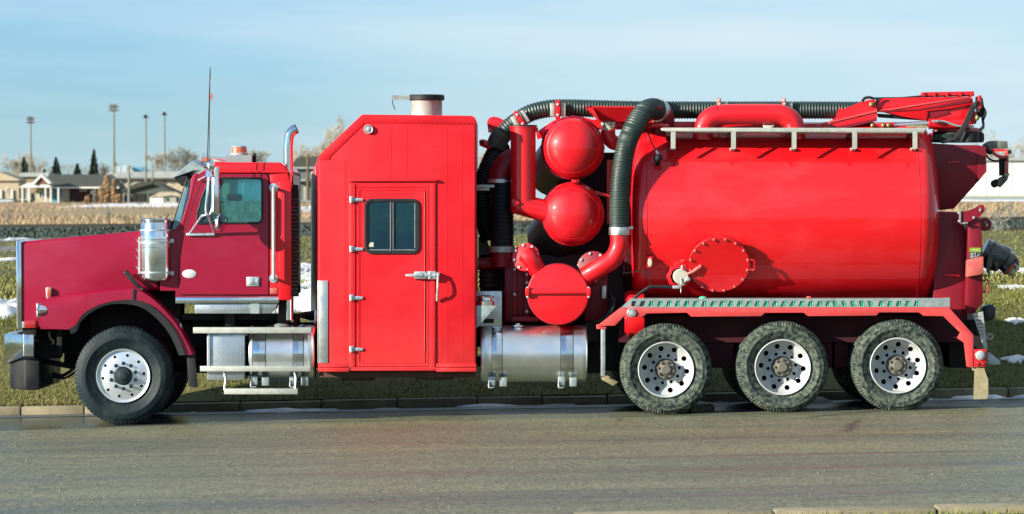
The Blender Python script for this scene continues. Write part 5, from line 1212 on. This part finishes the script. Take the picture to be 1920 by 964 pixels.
for j, (d, h) in enumerate(((153.5,.0),(154.5,.10),(156,.33),(158,.36),(161.5,.36),(163,.05))):
    rows.append([Vector((x, d-D0, interp(155)+tilt(157)*x+h+.05*mnoise.noise(Vector((x*1.5,d,2))))) for x in np.linspace(-70,70,400)])
tag(build('ballast', MB().sheet(rows), ballast_m, smooth=50), 'bluish crushed stone ballast of the railway', kind='structure')
bs_ = np.stack([rng.uniform(-24,24,9000), rng.uniform(154,157.6,9000)-D0, np.zeros(9000)],1)
bs_[:,2] = np.array([interp(155)+tilt(157)*x+np.interp(y+D0,[153.5,154.5,156,158],[0,.1,.33,.36]) for x,y,_ in bs_])
blades('ballast_stones', ballast_m, bs_, .05, .14, .16, .8, 'loose stones on the ballast shoulder')
track('railway_track', 158.2, -60, 60, .55, 'long dark railway track on top of the ballast')
track('railway_track', 151.6, 15, 60, .16, 'second dark railway track lower down at the far right')
rows = [[Vector((x, d-D0, gz(x,d-D0)+.03)) for x in np.linspace(-40,-13.2,20)] for d in (110,113,117,122)]
tag(build('path', MB().sheet(rows), M('grey_path',(.20,.22,.22),.9,c2=(.14,.15,.15),vs_=2), smooth=80), 'grey gravel service path before the railway', kind='structure')

# ---------------------------------------------------------------- buildings far behind
def FP(px, py, d): return Vector(((px-960)*d/FPX, d-D0, HC-(py-Y0)*d/FPX))
class FarB:
    """helper that turns photo rows and columns at one distance into boxes and outlines"""
    def __init__(s, name, px, py, d, label, cat):
        s.d = d; s.r = empty(name, FP(px,py,d)); tag(s.r, label, cat)
    def X(s, a): return (a-960)*s.d/FPX
    def Z(s, a): return HC-(a-Y0)*s.d/FPX
    def Y(s, o=0): return s.d-D0+o
    def box(s, a, e, c, f, o0, o1, name, mat, parent=None, bevel=0):
        return build(name, MB().box(s.X(a),s.X(e),s.Y(o0),s.Y(o1),s.Z(f),s.Z(c)), mat, parent or s.r, bevel=bevel)
    def poly(s, pts, o0, o1, name, mat, parent=None):
        return build(name, MB().prism([(s.X(a),s.Z(c)) for a,c in pts], s.Y(o0), s.Y(o1)), mat, parent or s.r)
    def window(s, a, e, c, f, o=-.02, frame=None, pane=None, name='window'):
        w = build(name, MB().plate([(s.X(a),s.Z(c)),(s.X(e),s.Z(c)),(s.X(e),s.Z(f)),(s.X(a),s.Z(f))],[[(s.X(a)+.1,s.Z(c)-.1),(s.X(e)-.1,s.Z(c)-.1),(s.X(e)-.1,s.Z(f)+.1),(s.X(a)+.1,s.Z(f)+.1)]],s.Y(o-.08),s.Y(o)), frame or white_trim, s.r)
        build('pane', MB().box(s.X(a)+.1,s.X(e)-.1,s.Y(o-.03),s.Y(o-.01),s.Z(f)+.1,s.Z(c)-.1), pane or far_glass, w); return w
white_trim = M('white_trim', (.95,.95,.90), .6); far_glass = M('far_window_glass', (.05,.12,.14), .1, spec=.8)
cream_wall = M('cream_siding', (.58,.50,.34), .8, c2=(.52,.45,.30), vs_=.4); pale_wall = M('pale_green_siding', (.42,.46,.36), .8)
red_wall = M('dark_plum_siding', (.085,.025,.032), .8, c2=(.07,.02,.026), vs_=2); shingle = M('dark_green_shingles', (.050,.062,.050), .9, c2=(.07,.08,.065), vs_=2.5, bump=.3, bs=8)
metal_roof = M('pale_metal_roof', (.36,.42,.42), .5, c2=(.55,.58,.56), vs_=.3); teal_door = M('teal_door', (.06,.40,.46), .5)
green_wall = M('sage_green_wall', (.10,.13,.105), .85, c2=(.085,.11,.09), vs_=1); grey_wall = M('grey_green_wall', (.14,.17,.16), .85)

h = FarB('house', 130, 380, 600, 'low bungalow with dark roof, plum siding, white porch and teal door', 'house')
h.box(66,130,351,380.5,0,8,'wall',cream_wall); h.box(130.2,221,351,380.5,.3,8,'side_wall',red_wall)
rf = build('roof', MB().rings([[Vector((h.X(a),h.Y(o),h.Z(c))) for a,o,c in ((62,-.8,352.5),(227,-.8,352.5),(205,4.2,326.5),(88,4.2,326.5))],[Vector((h.X(a),h.Y(o),h.Z(c))) for a,o,c in ((62,8.8,352.5),(227,8.8,352.5),(205,4.4,326.5),(88,4.4,326.5))]]), shingle, h.r)
h.box(92,224,350.6,353.4,-.95,-.82,'fascia',white_trim)
pr = h.poly([(40,352),(101,352),(101,349),(84,343),(58,344)],-4.2,-.9,'porch_roof',white_trim)
h.poly([(66,345),(84,327),(102,344),(98,345.5),(84,332),(70,347)],-4.6,-1.0,'porch_gable_trim',white_trim)
h.poly([(70,346.5),(84,332.2),(98,345.4)],-4.3,-1.1,'porch_gable',M('brick_red_shingle',(.22,.10,.07),.8))
for x in (48,60,91,101,115): h.box(x-1.3,x+1.3,352.2,382,-4.1,-3.9,'porch_post',white_trim)
h.box(44,118,379.5,382.5,-4.3,-.1,'porch_deck',pale_wall)
h.window(73,80,357,372); h.window(84,89,357,372); dd = h.box(97,108,354,381,-.14,-.02,'door',teal_door); h.box(101,106,357,374,-.2,-.145,'door_window',far_glass,dd)
h.window(111,116,355,372,frame=teal_door); h.window(120,128,356,373,frame=pale_wall,pane=cream_wall); h.window(149,162,352.5,358.5,o=.28)
h.box(130,190,379,382,-.3,.2,'foundation',pale_wall)

h = FarB('house', 15, 372, 620, 'tall cream house cut by the left edge of the photo', 'house')
h.box(-40,35,336,373,0,9,'wall',cream_wall); h.poly([(-42,336),(-2,322),(37,336.5),(37,339),(-42,339)],-.5,9.5,'roof',cream_wall)
h.window(11.5,16,352,366,pane=far_glass); h.window(2,6,330,337,frame=cream_wall)
for x in (1,22): h.box(x,x+2.5,356,372,-.3,-.02,'pilaster',white_trim)
h = FarB('warehouse', 60, 360, 690, 'low tan warehouse with grey roof behind the porch house', 'warehouse')
h.box(27,82,331,362,0,15,'wall',M('tan_wall',(.34,.28,.17),.8)); h.box(25,92,324,331.5,-.6,16,'roof',metal_roof); h.window(38,43,342,352); h.box(34,60,362,376,-2,0,'plinth',pale_wall)
h = FarB('warehouse', 270, 350, 720, 'long beige flat roofed warehouse behind the green garage', 'warehouse')
h.box(185,430,335,372,0,22,'wall',cream_wall)
h.poly([(205,323),(430,320),(432,335.5),(183,335.5)],-.8,23,'roof',metal_roof)
h.box(183,432,333.4,335.8,-1.1,-.82,'fascia',grey_wall)
for x in (214,232,262,292,318): h.window(x,x+7,340,346,o=-.03)
h.box(225,227,336,360,-.4,-.1,'downpipe',white_trim)
h = FarB('greenhouse', 240, 320, 760, 'pale blue arched greenhouse rising above the warehouse roof', 'greenhouse')
arch = [(232-19+0,324)]+[(232-19*math.cos(R(k*15)),324-14*math.sin(R(k*15))) for k in range(1,12)]+[(251,324)]
h.poly(arch,0,14,'cover',M('blue_white_sheeting',(.45,.62,.70),.4,c2=(.60,.70,.74),vs_=.5)); h.poly([(a+20,c+3) for a,c in arch],2,14,'end_cover',M('blue_sheeting',(.14,.42,.62),.4))
for x in (216,224,236,246): h.box(x,x+1,312,324,-.1,-.02,'rib',white_trim)
h = FarB('garage', 285, 378, 560, 'dark green gabled garage with black doorway right of the golden shrubs', 'garage')
h.poly([(232,378.5),(232,356),(287,344),(326,361),(326,378.5)],0,9,'wall',green_wall)
h.poly([(226,357),(262,341.5),(290,341),(287,345),(232,359)],-.6,9.5,'roof',shingle); h.poly([(286,341),(291,341),(334,361),(332,363.5),(287,345)],-.6,9.5,'roof',shingle)
h.poly([(240,346),(250,341),(262,341),(252,346)],1.5,3,'roof_light',metal_roof)
for a,e in ((249,255),(257,273)): h.box(a,e,363,378.6,-.1,-.01,'doorway',blk_pit)
h.window(279,293,362,371,frame=green_wall,pane=blk_pit)
h = FarB('camper_trailer', 300, 383, 520, 'white camper trailer parked beside the green garage', 'trailer')
h.poly([(281,384),(281,370),(287,366),(306,363),(307,384)],0,2.2,'body',white_trim); h.poly([(281,369.5),(300,360),(330,360),(341,366),(336,369),(322,366),(306,369)],-.2,2.4,'roof',M('striped_awning',(.60,.52,.40),.7,c2=(.40,.36,.28),vs_=1.2))
h.box(307.2,330,370,383.5,.1,2.2,'side_panel',pale_wall); h.box(311,316,372,377,.02,.09,'window',far_glass)
for x in (289,302): h.box(x-1.6,x+1.6,382,386,-.1,.3,'wheel',rubber)
h = FarB('house', 570, 374, 480, 'grey green house with hip roof glimpsed between stack and crew box', 'house')
h.poly([(545,313),(556,297),(566,293),(606,293),(622,316),(545,316)],-.5,8,'roof',shingle); h.box(549,618,314,375,0,7.5,'wall',grey_wall); h.box(545,622,313.5,316.5,-.6,-.51,'fascia',metal_roof)
h.window(552,560,323,336); h.window(584,592,322,336); h.window(553,561,345,360); h.box(569,574,350,375,-.1,-.01,'door',pale_wall)
h.box(549,574,336,340,-1.2,-.05,'balcony',metal_roof)
h = FarB('white_warehouse', 1880, 368, 640, 'large white warehouse behind the tail of the truck', 'warehouse')
h.box(1790,2240,300,371,0,40,'wall',M('white_cladding',(1.0,1.02,1.0),.7,c2=(.92,.94,.92),vs_=.2)); h.box(1786,2244,296.5,301,-.6,41,'roof',metal_roof)
for x in range(1800,2240,24): h.box(x,x+.8,301,371,-.08,-.01,'cladding_rib',white_trim)
h.box(1788,2240,367,372,-.4,-.1,'plinth',pale_wall)

# ---------------------------------------------------------------- poles
pole_m = M('weathered_pole', (.20,.22,.18), .9, c2=(.28,.27,.20), vs_=.6); lampg = M('floodlight_housing', (.30,.36,.38), .5)
def flood(px, ytop, ybot, d, arms, label, w=14):
    base = FP(px, ybot, d); r = empty('floodlight_pole', base); tag(r, label, 'floodlight', 'floodlight poles beyond the railway')
    top = FP(px, ytop, d); build('pole', MB().cyl(base, top, .20, .12, 8), pole_m, r); s_ = d/FPX
    for j, dy in enumerate(arms):
        z = top.z - dy*s_; a = build('crossarm', MB().bar((top.x-w/2*s_,top.y,z),(top.x+w/2*s_,top.y,z),.16), lampg, r)
        for k in range(4 if w > 10 else 3):
            x = top.x-w/2*s_+w*s_*(k+.5)/(4 if w > 10 else 3); build('lamp_head', MB().hexa([(x-.26,top.y-.5,z-.12),(x+.26,top.y-.5,z-.12),(x+.3,top.y+.1,z-.22),(x-.3,top.y+.1,z-.22),(x-.26,top.y-.5,z+.32),(x+.26,top.y-.5,z+.32),(x+.2,top.y+.1,z+.25),(x-.2,top.y+.1,z+.25)]), lampg, a)
flood(57.5,220,372,700,(2,9),'leftmost floodlight pole, two crossarms, above the porch house')
flood(213.5,197,326,640,(2,9),'tallest floodlight pole with two crossarms right of the spruces',17)
flood(273.5,217,345,700,(2,),'floodlight pole with a single short head over the green garage',8)
flood(308.5,211,345,720,(3,),'bare slim floodlight pole nearest the truck cab',8)
def upole(px, yt, yb, d, r0, label, mat=pole_m):
    b_ = FP(px,yb,d); t_ = FP(px,yt,d); o = empty('utility_pole', b_); tag(o, label, 'utility pole'); build('pole', MB().cyl(b_,t_,r0,r0*.75,8), mat, o); build('pole_cap', MB().bar((t_.x-.4,t_.y,t_.z-.4),(t_.x+.4,t_.y,t_.z-.4),.14), mat, o)
upole(242,310,380,540,.20,'plain grey pole standing in front of the green garage')
upole(286,308,345,700,.14,'thin pole rising behind the garage roof')
upole(577,288,375,440,.17,'brown timber pole between the stack and the crew box', M('brown_timber',(.16,.11,.06),.9))

# ---------------------------------------------------------------- trees
bark = M('pale_bark', (.24,.20,.13), .9, c2=(.16,.14,.10), vs_=2); twig = M('bare_twigs', (.50,.47,.36), .9, isl=.2); twig2 = M('grey_twigs', (.36,.38,.32), .9, isl=.2)
needle = M('spruce_needles', (.022,.050,.038), .8, c2=(.04,.075,.05), vs_=1.5, isl=.45); gold = M('golden_dry_leaves', (.48,.30,.14), .8, c2=(.42,.33,.19), vs_=1, isl=.3)
def branchy(seed, H, spread, up, levels=4, r0=.16, thin=.05, fork=.22):
    rd_ = random.Random(seed); tr_, cr_ = MB(), MB()
    def grow(p, d_, ln, r, lev):
        mb = tr_ if lev == 0 else cr_; q_ = p.copy(); pts = [p.copy()]; k = 3
        for i in range(k):
            d_ = (d_ + Vector((rd_.uniform(-1,1),rd_.uniform(-1,1),rd_.uniform(-.3,.6)))*(.10+.05*lev)).normalized(); q_ = q_ + d_*ln/k; pts.append(q_.copy())
        mb.tube(pts, lambda t: max(thin*.5, r*(1-.65*t)), 5 if lev == 0 else 3, caps=False)
        if lev >= levels: return
        nb = (8 if lev == 0 else 6) if lev < levels-1 else 5
        for b_ in range(nb):
            t = rd_.uniform(fork if lev == 0 else .25, 1); i = min(2,int(t*3)); base = pts[i].lerp(pts[i+1], t*3-i)
            a = rd_.uniform(0, 2*math.pi); side = Vector((math.cos(a),math.sin(a),0)); nd_ = (d_*up + side*spread + Vector((0,0,.25))).normalized()
            grow(base, nd_, ln*rd_.uniform(.42,.68), r*.42, lev+1)
    grow(Vector((0,0,-.2)), Vector((0,0,1)), H*.62, r0, 0); return tr_, cr_
def bare_tree(px, yt, yb, d, seed, label, spread=.7, up=.8, mat=None, width=None, levels=4, group='bare trees on the skyline', fork=.22):
    b_ = FP(px,yb,d); H = (yb-yt)*d/FPX; r = empty('bare_tree', b_); tag(r, label, 'tree', group)
    tr_, cr_ = branchy(seed, H, spread, up, levels, max(.12,H*.018), .030*d/600, fork)
    zmax = max(v.co.z for v in cr_.bm.verts); s_ = H/zmax
    for mb in (tr_, cr_):
        for v in mb.bm.verts: v.co *= s_
    place('trunk', tr_, bark, r, 60); place('crown', cr_, mat or twig, r, 60)
bare_tree(24,286,372,640,1,'bare pale tree left of the porch house, thin trunk',.65,.9)
bare_tree(62,276,372,760,2,'wide bare tree behind the leftmost floodlight pole',.8,.7)
bare_tree(336,272,352,800,3,'bare tree with round crown just left of the cab visor',.8,.7,twig2)
bare_tree(360,276,350,820,4,'bare dark tree hidden partly by the cab roof',.8,.7,twig2)
bare_tree(292,284,345,850,5,'small bare tree behind the slim floodlight pole',.8,.7)
bare_tree(320,288,345,830,15,'low bare tree between the slim pole and the visor',.8,.7,twig2)
bare_tree(470,278,350,800,6,'bare tree crown above the cab roof beacon',.8,.7,twig2)
bare_tree(495,280,350,820,7,'bare tree crown right of the beacon',.8,.7)
bare_tree(632,206,350,520,8,'sparse upright bare tree above the sloping roof of the crew box',.45,1.0,twig)
bare_tree(610,232,350,560,9,'thin bare sapling beside the sloping roof',.5,1.0,twig)
bare_tree(588,262,350,700,10,'pale bare tree just right of the exhaust stack',.8,.7)
bare_tree(568,268,350,720,20,'low bare tree right behind the exhaust stack',.8,.7)
bare_tree(908,262,380,600,11,'bare tree seen between the crew box and the hoses',.8,.7)
bare_tree(1890,238,368,760,12,'tall bare tree above the white building',.8,.7,twig)
bare_tree(1914,246,368,780,13,'bare tree at the right edge of the photo',.8,.7,twig2)
bare_tree(1868,262,368,800,14,'shorter bare tree left of the tall one above the white building',.8,.7,twig2)
bare_tree(1935,252,368,790,16,'bare tree just beyond the right edge',.8,.7,twig)
bare_tree(545,300,352,900,17,'distant bare tree low behind the stack',.8,.7,twig2)
bare_tree(225,302,345,860,18,'small bare tree behind the blue greenhouse',.8,.7,twig2)
bare_tree(196,304,345,860,19,'small bare tree left of the tall floodlight pole',.8,.7,twig2)
def spruce(px, yt, yb, d, wpx, seed, label):
    rd_ = random.Random(seed); b_ = FP(px,yb,d); H = (yb-yt)*d/FPX; W = wpx*d/FPX/2*1.35; r = empty('spruce_tree', b_); tag(r, label, 'tree', 'spruce trees behind the bungalow')
    place('trunk', MB().cyl((0,0,0),(0,0,H*.96),.22,.04,7), bark, r)
    mb = MB(); nl = int(H*3.2)
    for i in range(nl):
        t = i/nl; z = H*(.06+.93*t); rr = W*(1-t)**.85*(.85+.3*rd_.random())+.12; nb = int(9+12*(1-t))
        for k in range(nb):
            a = 2*math.pi*k/nb+rd_.uniform(-.3,.3); ln = rr*rd_.uniform(.85,1.35); dr_ = Vector((math.cos(a),math.sin(a),0)); sd = Vector((-math.sin(a),math.cos(a),0))
            p0 = Vector((0,0,z)); tip = dr_*ln+Vector((0,0,z-ln*.38)); m1 = p0.lerp(tip,.55)
            for s_ in (-1,1):
                for f_ in (.35,.6,.85):
                    c0 = p0.lerp(tip,f_); mb.f([mb.v(c0), mb.v(c0+sd*s_*ln*.34*(1.15-f_)+dr_*ln*.10-Vector((0,0,.32+.25*rd_.random()))), mb.v(p0.lerp(tip,min(1,f_+.25)))])
            mb.f([mb.v(p0), mb.v(m1-Vector((0,0,.42))), mb.v(tip), mb.v(m1+Vector((0,0,.12)))])
    place('crown', mb, needle, r, 60)
spruce(105,291,378,700,27,1,'middle sized dark spruce above the bungalow roof, left one')
spruce(145,303,378,700,27,2,'short broad spruce between the two taller ones')
spruce(176,276,378,690,22,3,'tallest narrow spruce at the right of the three')
spruce(45,290,378,740,26,4,'faint spruce behind the leftmost floodlight pole')
spruce(83,314,378,760,14,5,'smallest spruce left of the bungalow ridge')
def golden(px, yt, yb, d, wpx, seed, label):
    rd_ = random.Random(seed); b_ = FP(px,yb,d); H = (yb-yt)*d/FPX; W = wpx*d/FPX/2; r = empty('columnar_shrub', b_); tag(r, label, 'shrub', 'golden dry shrubs in front of the bungalow')
    st_ = MB(); mb = MB()
    for k in range(7): a = rd_.uniform(0,6.28); st_.cyl((W*.3*math.cos(a),W*.3*math.sin(a),0),(W*.6*math.cos(a),W*.6*math.sin(a),H*rd_.uniform(.7,1)),.05,.02,4)
    for k in range(900):
        z = H*rd_.random()**.8; rr = W*(.55+.5*math.sin(math.pi*min(1,z/H)))*math.sqrt(rd_.random()); a = rd_.uniform(0,6.28); c = Vector((rr*math.cos(a),rr*math.sin(a),z)); s_ = rd_.uniform(.10,.26)
        u = Vector((rd_.uniform(-1,1),rd_.uniform(-1,1),rd_.uniform(-.4,.4))).normalized()*s_; w = Vector((rd_.uniform(-.4,.4),rd_.uniform(-.4,.4),1)).normalized()*s_*1.6
        mb.f([mb.v(c-u*.5), mb.v(c+u*.5), mb.v(c+w)])
    place('stem', st_, bark, r); place('foliage', mb, gold, r, 60)
golden(200,330,381,560,15,1,'tall golden dry shrub right of the plum siding')
golden(214,338,381,562,10,2,'slimmer golden dry shrub next to the tall one')
golden(190,352,382,558,10,3,'low golden shrub left of the tall one')
golden(164,371,386,520,10,4,'small rust shrub before the plum wall')
golden(222,368,384,550,12,5,'low spreading golden shrub towards the garage')
def brush(px, yt, yb, d, wpx, seed, label):
    b_ = FP(px,yb,d); H = (yb-yt)*d/FPX; r = empty('bare_shrub', b_); tag(r, label, 'shrub', 'bare shrubs on the field')
    tr_, cr_ = branchy(seed, H, 1.0, .6, 3, .06, .05*d/600, .02); zmax = max(v.co.z for v in cr_.bm.verts)
    for m_ in (tr_, cr_):
        for v in m_.bm.verts: v.co = Vector((v.co.x/zmax*H*wpx/(yb-yt)*.9, v.co.y/zmax*H, v.co.z/zmax*H))
    place('stem', tr_, bark, r, 60); place('twigs', cr_, twig2, r, 60)
brush(178,352,380,570,26,31,'grey leafless bush in front of the plum siding')
brush(15,386,424,190,16,32,'thin leafless bush left at the edge of the field')
brush(203,384,424,190,12,33,'thin leafless bush before the golden shrubs')
brush(1872,376,440,150,50,34,'pale leafless bush behind the hinge arm')
brush(1905,384,436,170,40,35,'pale leafless bush at the right edge by the rails')
wd = MB(); rd_ = random.Random(5)
for k in range(9000):
    px = rd_.uniform(-60,2000); d_ = rd_.uniform(900,1200); top = 322 - 12*max(0,mnoise.noise(Vector((px*.012,0,4)))) ; yy = rd_.uniform(top, 350); c = FP(px,yy,d_)
    s_ = rd_.uniform(.2,.45); u = Vector((rd_.uniform(-.6,.6),0,1)).normalized(); wd.f([wd.v(c), wd.v(c+u*s_*4), wd.v(c+u*s_*3.4+Vector((u.z,0,-u.x))*s_*.35)])
tag(build('distant_woods', wd, M('far_woods',(.20,.20,.16),.9,isl=.3)), 'far bare woodland on the horizon', kind='stuff')
